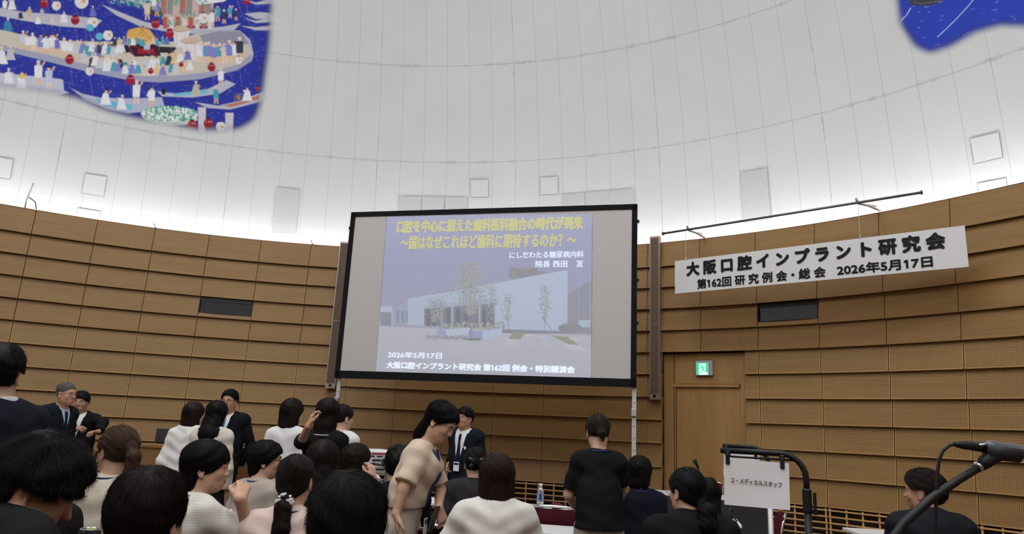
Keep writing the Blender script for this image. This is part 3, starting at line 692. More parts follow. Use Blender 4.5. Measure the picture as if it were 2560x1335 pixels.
    for x, y, h, r in ((12, 30, 34, WHT), (30, 24, 34, WHT), (74, 50, 32, srgb(196, 186, 140)), (52, 46, 22, None), (160, 56, 30, WHT), (232, 40, 28, srgb(112, 116, 190)), (105, 46, 26, srgb(190, 190, 200)), (20, 80, 40, srgb(60, 130, 170)), (95, 60, 24, None), (130, 58, 22, None)): fig(x, y, h, r, rnd.choice(('stand', 'sit')))
    boat([(240, -60), (300, -4), (360, 14), (400, 20), (420, 14), (420, -60)]); S.poly([(300, -14), (350, -60), (420, -60), (410, 8), (360, 6)], srgb(120, 168, 176))
    boat([(252, 10), (300, 30), (360, 54), (420, 66), (500, 72), (560, 66), (602, 58), (585, 76), (520, 84), (440, 84), (350, 66), (290, 38)])
    S.poly([(405, -20), (536, -20), (530, 66), (410, 62)], srgb(196, 172, 166))
    for i in range(8): S.poly([(407 + i * 16, 42), (418 + i * 16, 42), (419 + i * 16, 72), (408 + i * 16, 72)], (srgb(184, 92, 76), srgb(226, 210, 206))[i % 2])
    for i in range(8): S.poly([(403 + i * 16, -6), (417 + i * 16, -4), (415 + i * 16, 36), (401 + i * 16, 34)], (srgb(178, 110, 100), srgb(150, 140, 142), srgb(204, 180, 174))[i % 3])
    S.poly([(372, 14), (404, 26), (404, 42), (376, 38)], srgb(70, 66, 70)); S.poly([(470, -20), (580, -10), (560, 4), (500, 12)], WHT)
    S.dabs(900, (275, -50, 400, 30), [srgb(70, 150, 134), srgb(96, 172, 150), srgb(58, 124, 140), srgb(190, 210, 206)], (.8, 2.2), rnd, lambda x, y: y < (x - 250) * .16 + 4)
    S.dabs(700, (400, -20, 520, 62), [srgb(80, 150, 130), srgb(110, 170, 146)], (.8, 2), rnd, lambda x, y: math.sin(x * .09) * math.cos(y * .1) > .05)
    for x, y, h in ((368, 48, 44), (392, 40, 40), (385, 24, 34), (544, 52, 40), (560, 58, 34), (575, 44, 30), (530, 66, 40), (590, 50, 28)): fig(x, y, h)
    for yy in (-2, 44): boat([(608, yy), (640, yy + 8), (690, yy - 4), (690, yy + 10), (640, yy + 14)])
    boat([(600, 64), (640, 68), (690, 62), (690, 76), (640, 76)]); boat([(610, 34), (650, 30), (690, 34), (690, 46), (640, 48)])
    # the great boat
    boat([(-70, 60), (20, 78), (110, 100), (250, 104), (430, 104), (500, 80), (560, 76), (600, 76), (626, 100), (634, 134), (630, 152), (592, 176), (500, 198), (400, 206), (330, 202), (230, 182), (120, 154), (40, 134), (-70, 108)], HUL,
         [(-70, 60), (20, 78), (110, 100), (250, 104), (430, 104), (500, 84), (612, 100), (628, 134), (600, 160), (520, 180), (430, 190), (350, 190), (250, 170), (150, 144), (60, 124), (-70, 96)])
    S.poly([(-70, 96), (60, 124), (150, 144), (250, 170), (350, 190), (430, 190), (520, 180), (600, 160), (628, 134), (630, 152), (592, 176), (500, 198), (400, 206), (330, 202), (230, 182), (120, 154), (-70, 108)], HUL2)
    S.poly([(498, 88), (545, 78), (602, 78), (624, 110), (560, 112), (512, 112)], srgb(150, 148, 166))
    for i in range(5): S.line([(505 + i * 24, 86 - i), (520 + i * 24, 112)], .6, srgb(110, 106, 124))
    S.poly([(252, 110), (322, 112), (322, 132), (262, 128)], srgb(44, 40, 52)); S.poly([(395, 116), (440, 118), (438, 132), (395, 132)], srgb(50, 44, 54)); S.poly([(330, 104), (394, 104), (402, 140), (338, 142), (318, 126)], srgb(70, 32, 44))
    S.poly([(344, 122), (386, 122), (386, 134), (344, 134)], srgb(150, 40, 58)); S.poly([(358, 110), (376, 110), (374, 124), (360, 124)], srgb(190, 194, 212))
    S.poly([(316, 92), (320, 76), (338, 70), (356, 68), (374, 74), (386, 90), (394, 104), (380, 110), (330, 108), (318, 104)], srgb(216, 168, 92))
    for x0, x1 in ((352, 330), (356, 356), (360, 384)): S.line([(356, 68), (x0, 80), (x1, 107)], .8, srgb(120, 84, 46))
    S.line([(320, 100), (392, 102)], 2.2, srgb(176, 128, 60)); S.ell(358, 66, 3, 3, srgb(160, 110, 50)); S.line([(316, 108), (398, 140)], 1.2, srgb(160, 40, 50))
    for (cx_, cy_, w_, h_) in ((452, 64, 24, 54), (476, 94, 26, 58)):
        S.poly([(cx_ - w_, cy_ + 8), (cx_ - w_ * .5, cy_), (cx_ + w_ * .5, cy_), (cx_ + w_, cy_ + 10), (cx_ + w_ * .55, cy_ + h_), (cx_ - w_ * .5, cy_ + h_)], srgb(228, 220, 222))
        S.poly([(cx_ - w_, cy_ + 8), (cx_ - w_ * .5, cy_), (cx_ + w_ * .5, cy_), (cx_ + w_, cy_ + 10), (cx_ + w_ * .4, cy_ + 15), (cx_ - w_ * .5, cy_ + 15)], srgb(206, 184, 160))
        for t in (-.45, .45): S.line([(cx_ + w_ * t, cy_ + 15), (cx_ + w_ * t, cy_ + h_)], .7, srgb(96, 80, 84))
        S.line([(cx_ - w_, cy_ + 8), (cx_ - w_ * .5, cy_ + 15), (cx_ + w_ * .4, cy_ + 15), (cx_ + w_, cy_ + 10)], .8, srgb(80, 66, 74))
    for i in range(9): fig(56 + i * 15 + rnd.uniform(-3, 3), 122 + i * 2.6 + rnd.uniform(-5, 3), rnd.uniform(40, 50), WHT if i % 3 else None, 'stand', rnd.uniform(-3, 3))
    for i in range(11): fig(196 + i * 11 + rnd.uniform(-3, 3), 138 + rnd.uniform(-10, 4), rnd.uniform(30, 38), None, 'sit')
    for i in range(12): fig(286 + i * 12 + rnd.uniform(-2, 2), 112 + rnd.uniform(-4, 4), rnd.uniform(18, 24), None, 'sit')
    for i in range(18): fig(212 + i * 15 + rnd.uniform(-4, 4), 158 + 18 * math.sin(i * .21) + rnd.uniform(-4, 4), rnd.uniform(30, 38), None, 'sit')
    for i in range(15): fig(250 + i * 16 + rnd.uniform(-4, 4), 172 + 14 * math.sin(i * .2) + rnd.uniform(-3, 4), rnd.uniform(28, 34), None, 'sit')
    for i in range(9): fig(500 + i * 12.5 + rnd.uniform(-3, 3), 158 - abs(i - 3) * 1.6 + rnd.uniform(-3, 3), rnd.uniform(44, 56), None, 'stand')
    # small boats in front
    boat([(-70, 180), (0, 182), (150, 197), (158, 200), (160, 226), (174, 232), (140, 240), (60, 232), (0, 218), (-70, 200)], srgb(196, 198, 214))
    for x, y, h, r, p in ((22, 210, 44, WHT, 'sit'), (54, 222, 44, WHT, 'sit'), (96, 212, 60, WHT, 'stand'), (122, 220, 54, srgb(190, 200, 226), 'stand'), (4, 160, 50, WHT, 'sit'), (26, 150, 40, srgb(200, 196, 200), 'sit'), (-40, 200, 50, None, 'stand')): fig(x, y, h, r, p)
    S.poly([(46, 190), (56, 180), (66, 192), (60, 196), (50, 196)], srgb(222, 190, 110))
    boat([(174, 218), (205, 234), (250, 244), (330, 246), (405, 243), (412, 268), (370, 278), (320, 284), (270, 274), (215, 252)], srgb(180, 184, 206)); S.poly([(236, 246), (330, 262), (332, 276), (260, 264)], srgb(110, 184, 208))
    for x, y, h, p in ((264, 262, 44, 'sit'), (304, 274, 42, 'sit'), (340, 258, 56, 'stand'), (378, 266, 50, 'stand')): fig(x, y, h, WHT, p, 2, hat=(p == 'sit'))
    boat([(393, 228), (440, 234), (520, 222), (566, 200), (590, 210), (550, 234), (480, 244), (405, 241)], srgb(182, 188, 208)); S.poly([(432, 234), (520, 224), (516, 234), (440, 240)], srgb(110, 184, 208))
    fig(490, 238, 40, srgb(190, 186, 170), 'sit'); fig(552, 214, 44, WHT, 'stand'); S.poly([(404, 222), (414, 222), (414, 236), (404, 236)], HAIR_)
    boat([(485, 255), (545, 264), (600, 252), (660, 228), (660, 252), (575, 274), (520, 270)], srgb(186, 188, 206)); S.poly([(556, 264), (610, 252), (650, 236), (648, 248), (580, 268)], srgb(184, 122, 104))
    fig(540, 258, 42, srgb(70, 160, 170), 'stand'); fig(618, 252, 40, WHT, 'sit'); S.line([(586, 236), (586, 252), (606, 248), (606, 234), (586, 236)], 1, srgb(150, 130, 90)); S.ell(596, 243, 6, 6, srgb(150, 120, 70))
    # flowers and posts at the bottom
    S.poly([(352, 285), (372, 270), (430, 266), (486, 276), (494, 300), (470, 312), (400, 314), (362, 300)], srgb(206, 212, 206))
    S.dabs(900, (354, 264, 494, 302), [srgb(84, 160, 146), srgb(120, 180, 160), srgb(70, 140, 130)], (1, 3), rnd, lambda x, y: ((x - 424) / 70)**2 + ((y - 285) / 20)**2 < 1)
    S.dabs(300, (354, 264, 494, 302), [srgb(238, 240, 240)], (1, 2.6), rnd, lambda x, y: ((x - 424) / 70)**2 + ((y - 285) / 18)**2 < 1)
    for (x0, x1, y0) in ((495, 515, 268), (563, 584, 282)):
        S.poly([(x0, y0), (x1, y0), (x1 - 2, 330), (x0 + 1, 330)], srgb(206, 200, 210))
        for q in range(5): S.ell(x0 + 5 + (q % 2) * 9, y0 + 8 + q * 9, 1, 1, HAIR_)
    for x, y, r, k in ((111, 8, 11, 'r'), (141, 14, 11, 'w'), (204, 3, 17, 'w'), (188, 50, 11, 'r'), (232, 56, 13, 'w'), (225, 69, 10, 't'), (249, 91, 10, 't'), (270, 88, 12, 'w'), (389, 60, 11, 'r'), (424, 84, 11, 'r'), (508, 45, 12, 'w'), (174, 149, 11, 'r'), (224, 178, 10, 'w'),
                       (326, 200, 11, 'r'), (529, 168, 10, 'r'), (597, 150, 9, 'w'), (377, 178, 7, 'r'), (453, 161, 6, 'r'), (480, 313, 12, 'r'), (521, 309, 12, 'r'), (552, 317, 12, 'w'), (616, 4, 8, 'r'), (644, 222, 6, 'r')): lantern(x, y, r, k)
    for _ in range(26): x, y = rnd.uniform(0, 640), rnd.uniform(-20, 220); S.line([(x, y), (x + rnd.uniform(8, 24), y + rnd.uniform(30, 60))], .5, srgb(140, 148, 204))
    fade = np.clip(a * 1.05, 0, 1); fade = fade * fade * (3 - 2 * fade); Y, X = np.mgrid[0:S.h, 0:S.w]; X = X / 2 + S.x0; Y = Y / 2 + S.y0
    bank = np.clip(1.6 - 1.5 * (((X - 424) / 76)**2 + ((Y - 287) / 27)**2), 0, 1); fade = np.maximum(fade, bank); S.c[..., 3] = fade * (fade > .02)
    return S
M_mural = paint_mat('mural_paint', .85, alpha=True)
S_ = festival()
def mural(S, label, step):
    o = paint_object('mural', S, lambda us, vs_: dome_grid(us, vs_, .006), M_mural, None, step, mask=True)
    return tag(o, label, 'mural')
mural(S_, 'festival mural of boats and lanterns on deep blue water painted on the white dome', 3)
def river():
    rnd = random.Random(9); S = Paint(2220, -150, 2800, 160, 1)
    S.poly([(2246, -70), (2246, 0), (2254, 60), (2288, 112), (2324, 130), (2376, 112), (2440, 76), (2500, 60), (2560, 62), (2640, 58), (2720, 30), (2752, -30), (2740, -100), (2690, -118), (2300, -118), (2256, -90)], (1, 1, 1)); a = blur(S.c[..., 3].copy(), 9)
    S.c[..., :3] = srgb(48, 66, 168)
    S.poly([(2262, -60), (2300, -60), (2360, -6), (2352, 6), (2320, 14), (2290, 15), (2272, 8)], srgb(66, 66, 76)); S.line([(2285, 4), (2300, 10), (2352, 2)], 1.2, srgb(130, 128, 120))
    for _ in range(170):
        x, y = rnd.uniform(2250, 2760), rnd.uniform(-130, 125); w = rnd.uniform(4, 12); S.line([(x, y), (x + w * .5, y + .6), (x + w, y - 2)], .9, srgb(150, 164, 220))
    S.line([(2344, 92), (2368, 70), (2392, 46), (2416, 20), (2436, -4)], 2.0, srgb(186, 198, 236)); S.line([(2251, 54), (2266, 38), (2277, 20)], 2.4, srgb(186, 198, 236))
    S.c[..., 3] = a * (a > .02); return S
mural(river(), 'dark blue river mural with a pale rope at the right side of the dome', 1)
# ------------------------------------------------------------------ hatches and air grilles on the dome
M_hatch = mat('hatch_gap', (.22, .22, .21), .8); M_hlid = mat('hatch_lid', (.66, .66, .65), .75, spec=.2)
def dome_patch(P, off, n=4):
    tl, tr, br, bl = [np.array(p, float) for p in P]; V = []
    for j in range(n + 1):
        for i in range(n + 1):
            s, t = i / n, j / n; q = (tl * (1 - s) + tr * s) * (1 - t) + (bl * (1 - s) + br * s) * t; V.append(dome_hit(q[0], q[1], off))
    F = [(j * (n + 1) + i, (j + 1) * (n + 1) + i, (j + 1) * (n + 1) + i + 1, j * (n + 1) + i + 1) for j in range(n) for i in range(n)]
    return V, F
def hatch(P, where):
    c = np.mean(np.array(P), axis=0); o = empty('access_hatch', dome_hit(*c, 0), 0, 'square flush access hatch on the white dome ' + where, 'hatch', 'access hatches in the dome'); loc = np.array(o.location)
    V, F = dome_patch(P, .010); mesh_obj('lid', [v - loc for v in V], F, M_hlid, o, True)
    m = MB(); pts = []
    for i in range(4):
        a, b = np.array(P[i], float), np.array(P[(i + 1) % 4], float)
        for t in (0, .25, .5, .75): q = a + (b - a) * t; pts.append(dome_hit(q[0], q[1], .008) - loc)
    m.tube(pts, .0042, 5, closed=True); m.build('frame', M_hatch, o)
hatch([(-20, 390), (34, 399), (25, 448), (-28, 440)], 'cut by the left edge of the picture')
hatch([(213, 434), (268, 442), (259, 491), (204, 482)], 'below the festival mural')
hatch([(195, 520), (252, 529), (250, 552), (190, 545)], 'touching the wall rim at the left')
hatch([(1177, 449), (1221, 449), (1221, 493), (1177, 493)], 'above the screen, left of the two there')
hatch([(1351, 444), (1395, 441), (1395, 485), (1351, 488)], 'above the screen, right of the two there')
hatch([(2425, 347), (2497, 330), (2507, 393), (2435, 410)], 'below the blue river mural at the right')
hatch([(2443, 459), (2515, 445), (2518, 470), (2447, 484)], 'touching the wall rim at the right')
M_perfgrille = mat('perforated_grille', (.6, .6, .59), .6); b_ = M_perfgrille.node_tree.nodes['Principled BSDF']
sx_ = N(M_perfgrille, 'ShaderNodeSeparateXYZ'); L(M_perfgrille, N(M_perfgrille, 'ShaderNodeUVMap', uv_map='UVMap').outputs[0], sx_.inputs[0])
q_ = [math_node(M_perfgrille, 'SUBTRACT', math_node(M_perfgrille, 'FRACT', math_node(M_perfgrille, 'DIVIDE', sx_.outputs[i], .026)), .5) for i in (0, 1)]
hh_ = math_node(M_perfgrille, 'LESS_THAN', math_node(M_perfgrille, 'ADD', math_node(M_perfgrille, 'MULTIPLY', q_[0], q_[0]), math_node(M_perfgrille, 'MULTIPLY', q_[1], q_[1])), .075)
L(M_perfgrille, mix_node(M_perfgrille, hh_, (.64, .64, .63), (.21, .22, .22)), b_.inputs['Base Color'])
def air_grille(P, where):
    V, F = dome_patch(P, .012, 6); c = np.mean(V, axis=0); w = float(np.linalg.norm(V[6] - V[0])); h = float(np.linalg.norm(V[42] - V[0]))
    uvv = [(i % 7 / 6 * w, i // 7 / 6 * h) for i in range(49)]
    o = mesh_obj('air_grille', [v - c for v in V], F, M_perfgrille, smooth=True, uv=[uvv[i] for f in F for i in f]); o.location = c
    tag(o, 'dotted grey air grille on the dome, ' + where, 'air grille', 'air grilles in the dome')
air_grille([(691, 468), (751, 475), (739, 585), (679, 583)], 'tall, well left of the screen')
air_grille([(1851, 432), (1918, 420), (1927, 548), (1858, 560)], 'tall, above the steel banner rod')
for i, w in enumerate(('leftmost of three above the screen left half', 'middle of three above the screen left half', 'rightmost of three above the screen left half')): air_grille([(997 + i * 58, 491 + i), (1053 + i * 57.5, 491.5 + i), (1052 + i * 57.5, 560 + i), (995 + i * 58, 560 + i)], w)
for i, w in enumerate(('leftmost of three above the screen right half', 'middle of three above the screen right half', 'rightmost of three above the screen right half')): air_grille([(1404 + i * 60, 487 - i * 5), (1462 + i * 61, 482.5 - i * 5.5), (1464 + i * 61, 556 - i * 5.5), (1405 + i * 60, 560 - i * 5)], w)
# ------------------------------------------------------------------ furniture
def on_level(u, v, z):
    r = ray(u, v); return CAM + r * ((z - EYE) / r[2])
TZ = .70
M_modesty = mat('black_modesty', (.02, .019, .02), .6)
def table(a, b, depth, label, panel=True, side=1):
    "folding conference table: far edge from a to b, depth towards the audience"
    a = np.array([a[0], a[1]]); b = np.array([b[0], b[1]]); d = (b - a); w = float(np.linalg.norm(d)); rz = math.atan2(d[1], d[0])
    n = np.array([d[1], -d[0]]) / w * side; c = (a + b) / 2 + n * depth / 2
    e = empty('conference_table', (*c, 0), rz, label, 'table', 'white conference tables'); s = side
    m = MB(); m.rbox((0, 0, TZ - .014), (w - .006, depth, .028), .006); m.build('table_top', M_white, e)
    if panel:
        m = MB(); m.box((0, s * (depth / 2 - .05), TZ - .19), (w - .14, .012, .3)); m.build('modesty_panel', M_modesty, e)
    for x in (-w / 2 + .06, w / 2 - .06):
        m = MB(); m.box((x, 0, TZ / 2 - .01), (.05, .06, TZ - .05)); m.box((x, 0, .03), (.05, depth - .06, .04)); m.build('leg', mat('grey_leg', (.45, .45, .46), .4, .3), e)
    return e
B2 = on_level(1843, 1297, TZ)[:2]; A2 = on_level(1078, 1243, TZ)[:2]; d2 = (A2 - B2) / np.linalg.norm(A2 - B2)
table(B2 + d2 * 1.80, B2, .5, 'white conference table at the right end of the second row, with a pink pouch')
table(A2, B2 + d2 * 1.82, .5, 'white conference table of the second row behind the seated woman with a bow')
C2 = on_level(2104, 1318, TZ)[:2]; table(C2, C2 - d2 * 1.8 + [0, .25], .5, 'white conference table in front of the man at the far right')
A3 = on_level(1060, 1243, TZ)[:2] + [-.15, .05]; A3 = np.minimum(A3, A2 - [.03, 0]); table(A3 + [-1.8, .0], A3, .5, 'white conference table in front of the women at the middle left')
table(A3 + [-3.65, .05], A3 + [-1.85, .02], .5, 'white conference table in front of the woman with a brown ponytail')
A1 = on_level(1088, 1291, TZ)[:2]; B1 = on_level(1420, 1315, TZ)[:2]; d1 = (B1 - A1) / np.linalg.norm(B1 - A1)
table(A1 - d1 * .15, A1 + d1 * 1.65, .46, 'white conference table of the woman in the white eyelet blouse')
table(A1 + d1 * 1.67, A1 + d1 * 2.3, .46, 'short white conference table at the right end of the front row')
# head table with a black front
ha = at(1612, 1222, 9.6)[:2]; hb = at(1918, 1238, 8.9)[:2]
e = table(hb, ha, .5, 'long white topped head table with a black front panel before the oak door', panel=False, side=1); e.name = 'head_table'
w = float(np.linalg.norm(hb - ha)); m = MB(); m.box((0, .245, TZ - .28), (w - .02, .012, .50)); m.build('front_panel', M_modesty, e)
# chairs
M_maroon = fabric('maroon_cloth', (.085, .012, .022), .7, var=.1)
def make_chair():
    e = empty('stacking_chair', (0, 0, 0))
    m = MB(); m.rbox((0, 0, .44), (.44, .42, .05), .02); m.build('seat', M_maroon, e)
    m = MB(); P = []
    for i in range(9):
        x = -.21 + .42 * i / 8; c = .028 * (1 - (x / .21)**2); P.append((x, c))
    vs = []; zs = [(.56, .0), (.60, .015), (.70, .0), (.785, .0), (.81, .02)]
    for (z, s) in zs:
        for (x, c) in P: vs.append((x * (1 - s * 2.2), -.22 - c - (z - .56) * .18, z))
    nb = len(vs)
    for (z, s) in zs:
        for (x, c) in P: vs.append((x * (1 - s * 2.2), -.195 - c - (z - .56) * .18, z))
    fs = []
    for j in range(4):
        for i in range(8):
            q = (j * 9 + i, j * 9 + i + 1, (j + 1) * 9 + i + 1, (j + 1) * 9 + i); fs.append(q); fs.append(tuple(nb + k for k in reversed(q)))
    ed = [i for i in range(9)] + [j * 9 + 8 for j in range(1, 5)] + [36 + i for i in range(7, -1, -1)] + [j * 9 for j in range(3, 0, -1)]
    for a, b in zip(ed, ed[1:] + ed[:1]): fs.append((b, a, nb + a, nb + b))
    m.add(vs, fs); bk = m.build('backrest', M_maroon, e)
    m = MB(); yb = lambda z: -.215 - (z - .56) * .18
    m.tube([(-.205, yb(.5), .46), (-.215, yb(.62), .62), (-.21, yb(.76) - .0, .76), (-.185, yb(.82) - .008, .815), (-.10, yb(.83) - .025, .83), (0, yb(.83) - .033, .832), (.10, yb(.83) - .025, .83), (.185, yb(.82) - .008, .815), (.21, yb(.76), .76), (.215, yb(.62), .62), (.205, yb(.5), .46)], .0115, 8)
    m.build('frame', M_chrome, e, True)
    for sx in (-1, 1):
        for sy in (-1, 1):
            m = MB(); m.tube([(sx * .20, sy * .17, .43), (sx * .215, sy * .21, .01)], .0115, 8); m.build('leg', M_chrome, e, True)
    return e
chair_proto = make_chair(); _used = [0]
def chair(x, y, rz, label):
    o = chair_proto if not _used[0] else copy_tree(chair_proto)
    _used[0] = 1; o.location = (x, y, 0); o.rotation_euler = (0, 0, rz); tag(o, label, 'chair', 'maroon stacking chairs'); return o
def chair_px(u, v, rz, label, zt=.80):
    p = on_level(u, v, zt); n = np.array([math.sin(rz), -math.cos(rz)]) * -.27
    return chair(p[0] + n[0], p[1] + n[1], rz, label)
chair_px(1385, 1276, -.22, 'empty maroon chair beside the woman in the black T-shirt')
chair_px(1567, 1297, -.25, 'maroon chair of the woman in navy with a blue lanyard')
chair_px(1172, 1268, .1, 'maroon chair of the woman in the grey pinstripe jacket')
chair_px(1192, 1334, -.05, 'chair under the woman in the white eyelet blouse')
chair_px(975, 1327, .1, 'chair on which the standing woman in cream leans her hand')
chair_px(586, 1290, .05, 'maroon chair of the woman with short hair and glasses')
chair(*at(1768, 1250, 10.0)[:2], PI * .92, 'maroon chair behind the black fronted head table')
chair(*at(1872, 1330, 6.3)[:2], PI * .5 - .25, 'maroon chair seen edge on right of the head table')
# lectern with a flat monitor
M_lect = wood('lectern_oak', (.21, .105, .035), (.27, .145, .05), uv=False, su=.7, sv=9)
la = at(367, 1106, 8.75); lb = at(617, 1116, 8.65); LZ = 1.045; w = float(np.hypot(*(lb - la)[:2])); lz = math.atan2(lb[1] - la[1], lb[0] - la[0])
lect = empty('lectern', (*((la + lb) / 2)[:2], 0), lz, 'wide plain oak lectern desk behind the women in white at the left', 'lectern')
m = MB(); m.rbox((0, 0, LZ - .02), (w, .6, .04), .008); m.build('top', M_lect, lect)
m = MB(); m.box((0, -.27, (LZ - .04) / 2), (w - .06, .03, LZ - .04)); m.build('front_panel', M_lect, lect)
for x in (-w / 2 + .03, w / 2 - .03): m = MB(); m.box((x, .0, (LZ - .04) / 2), (.04, .57, LZ - .04)); m.build('side_panel', M_lect, lect)
mp_ = (lb - la) / w
mo = empty('monitor', (*(la + mp_ / 1 * .0 + (lb - la) * .13)[:2], LZ), lz, 'back of a dark grey flat monitor standing on the oak lectern', 'monitor')
m = MB(); m.rbox((0, .1, .095), (.24, .025, .165), .008); m.build('display', mat('monitor_grey', (.035, .036, .04), .5), mo)
m = MB(); m.box((0, .1, .006), (.14, .11, .012)); m.box((0, .1, .03), (.04, .02, .06)); m.build('stand', M_black, mo)
# projector on its trolley
pp = at(916, 1150, 6.1); pz0 = at(948, 1176, 6.0)[2]
tr = empty('projector_trolley', (*pp[:2], 0), .42, 'low grey trolley with a lower shelf carrying the white projector', 'trolley')
m = MB(); m.rbox((0, 0, pz0 - .012), (.5, .42, .024), .006); m.build('shelf', mat('trolley_grey', (.3, .3, .31), .5), tr)
m = MB(); m.rbox((0, 0, pz0 - .22), (.5, .42, .02), .006); m.build('shelf', mat('trolley_grey', (.3, .3, .31), .5), tr)
for x in (-.23, .23):
    for y in (-.19, .19): m = MB(); m.box((x, y, pz0 / 2), (.025, .025, pz0)); m.build('leg', M_alu, tr)
pj = empty('projector', (*pp[:2], pz0), .42, 'white projector with black cables plugged into its port panel', 'projector')
m = MB(); m.rbox((0, 0, .085), (.36, .32, .15), .02); m.build('body', mat('projector_white', (.72, .72, .73), .35), pj)
m = MB()
for i in range(9): m.box((-.13 + i * .0, -.1615, .03 + i * .012), (.09, .003, .005))
m.build('vent', M_black, pj)
m = MB(); m.box((.05, -.161, .082), (.23, .004, .118)); pl = m.build('port_panel', mat('port_grey', (.68, .68, .69), .5), pj)
for (x, z, w_, h_) in ((-.03, .05, .014, .014), (-.005, .05, .014, .014), (.03, .05, .02, .012), (.06, .05, .02, .012), (-.03, .08, .03, .012), (.02, .08, .024, .012), (.06, .082, .03, .016), (.1, .08, .026, .026), (.1, .05, .03, .02), (.0, .112, .05, .008), (.07, .112, .05, .008), (.125, .1, .02, .03)):
    m = MB(); m.box((x, -.164, z), (w_, .004, h_)); m.build('port', M_black, pl)
m = MB(); m.box((.07, -.1642, .133), (.14, .003, .013)); m.build('label_strip', mat('red_label', (.45, .03, .06), .5), pj)
for i, (x, z) in enumerate(((.10, .08), (.10, .05), (.02, .08), (.125, .1), (-.005, .05))):
    m = MB(); m.tube([(x, -.166, z), (x + .01, -.20, z + .004), (x + .07 + i * .012, -.235, z - .01), (x + .10 + i * .015, -.23, z - .12), (x + .06 + i * .02, -.2, z - .32), (x - .02 + i * .03, -.12, -pz0 + .6)], .007, 7); m.build('cable', M_black, pj, True)
bx = empty('switch_box', tr.matrix_basis @ Vector((.12, -.02, pz0 - .21)), .42, 'small white device on the shelf under the projector', 'device')
bx.location = Matrix.Translation(tr.location) @ Matrix.Rotation(.42, 4, 'Z') @ Vector((.10, -.02, pz0 - .21))
m = MB(); m.rbox((0, 0, .04), (.24, .2, .07), .01); m.build('case', mat('projector_white', (.72, .72, .73), .35), bx)
m = MB(); m.box((.02, -.1012, .035), (.14, .003, .025)); m.build('port_panel', M_black, bx)
# bottle, pouch, papers and small things on the tables
bp = on_level(1350, 1272, TZ); bt = empty('tea_bottle', (*bp[:2], TZ), .3, 'clear plastic tea bottle with white cap and blue label on the second row table', 'bottle'); BH = .225
M_pet = mat('clear_pet', (.85, .86, .88), .12, trans=.85); M_tea = mat('tea', (.22, .09, .03), .2)
m = MB(); m.lathe([(.030, 0), (.033, .008), (.033, .06), (.031, .065), (.033, .07), (.033, .14), (.030, .155), (.022, .18), (.0135, .197), (.0135, .207)], n=20); m.build('bottle_body', M_pet, bt, True)
m = MB(); m.lathe([(.0295, .003), (.0315, .01), (.0315, .042)], n=20); m.build('tea', M_tea, bt, True)
m = MB(); m.lathe([(.0335, .066), (.0338, .07), (.0338, .138), (.0335, .142)], n=20); lb_ = m.build('label_wrap', mat('bottle_blue', (.18, .28, .50), .4), bt, True)
m = MB(); m.box((-.012, -.0332, .11), (.016, .004, .05)); m.box((-.012, -.0332, .09), (.010, .005, .02)); m.build('label_print', mat('navy_print', (.015, .02, .05), .5), lb_)
m = MB(); m.lathe([(.015, .205), (.0155, .207), (.0155, .223), (.014, .225)], n=16); m.build('cap', mat('cap_white', (.8, .8, .8), .4), bt, True)
pcp = on_level(1391, 1273, TZ); m = MB(); m.sphere((0, 0, .028), (.062, .04, .030), 12); o = m.build('pouch', mat('wine_velvet', (.10, .008, .015), .9), None, True); o.location = (*pcp[:2], TZ)
tag(o, 'small dark red velvet pouch on the table beside the tea bottle', 'pouch')
def sheet(u, v, rz, w, d, label, col=(.78, .78, .79), name='paper_sheet', th=.003):
    p = on_level(u, v, TZ + th); m = MB(); m.box((0, 0, th / 2 + .0005), (w, d, th)); o = m.build(name, mat(name + str(col), col, .7)); o.location = (*p[:2], TZ); o.rotation_euler[2] = rz; return tag(o, label, 'paper')
sheet(1418, 1272, -.3, .16, .2, 'white handout sheet on the table beside the dark red pouch')
sheet(1108, 1297, .5, .11, .15, 'pale blue leaflet on the table beside the woman in cream', (.30, .36, .62), 'leaflet')
sheet(1098, 1310, -.2, .21, .2, 'white printed sheet on the table beside the pale blue leaflet', (.76, .76, .77), 'handout')
dm = on_level(1827, 1304, TZ); e = empty('desk_microphone', (*dm[:2], TZ), 0, 'small black tabletop tripod clamp on the table corner below the paper sign', 'tripod')
m = MB(); m.tube([(0, 0, .0), (0, 0, .09)], .016, 10); m.sphere((0, 0, .095), .024, 8); m.build('head', M_black, e, True)
for a in (0, 2.1, 4.2): m = MB(); m.tube([(0, 0, .035), (.03 * math.cos(a), .03 * math.sin(a), .03), (.055 * math.cos(a), .055 * math.sin(a), .004)], .007, 6); m.build('leg', M_black, e, True)
gm = at(1752, 1222, 9.25); e = empty('gooseneck_microphone', (*gm[:2], TZ), 0, 'black gooseneck microphone standing on the head table', 'microphone')
m = MB(); m.lathe([(.07, 0), (.07, .02), (.04, .03)], n=16); m.build('base', M_black, e, True)
m = MB(); m.tube([(0, 0, .03), (.01, 0, .16), (-.005, 0, .26), (-.03, 0, .34)], .008, 8); m.build('gooseneck', M_black, e, True)
m = MB(); m.tube([(-.03, 0, .34), (-.05, 0, .385), (-.065, 0, .415)], [.016, .018, .024], 10); m.sphere((-.068, 0, .42), .027, 8); m.build('head', M_black, e, True)
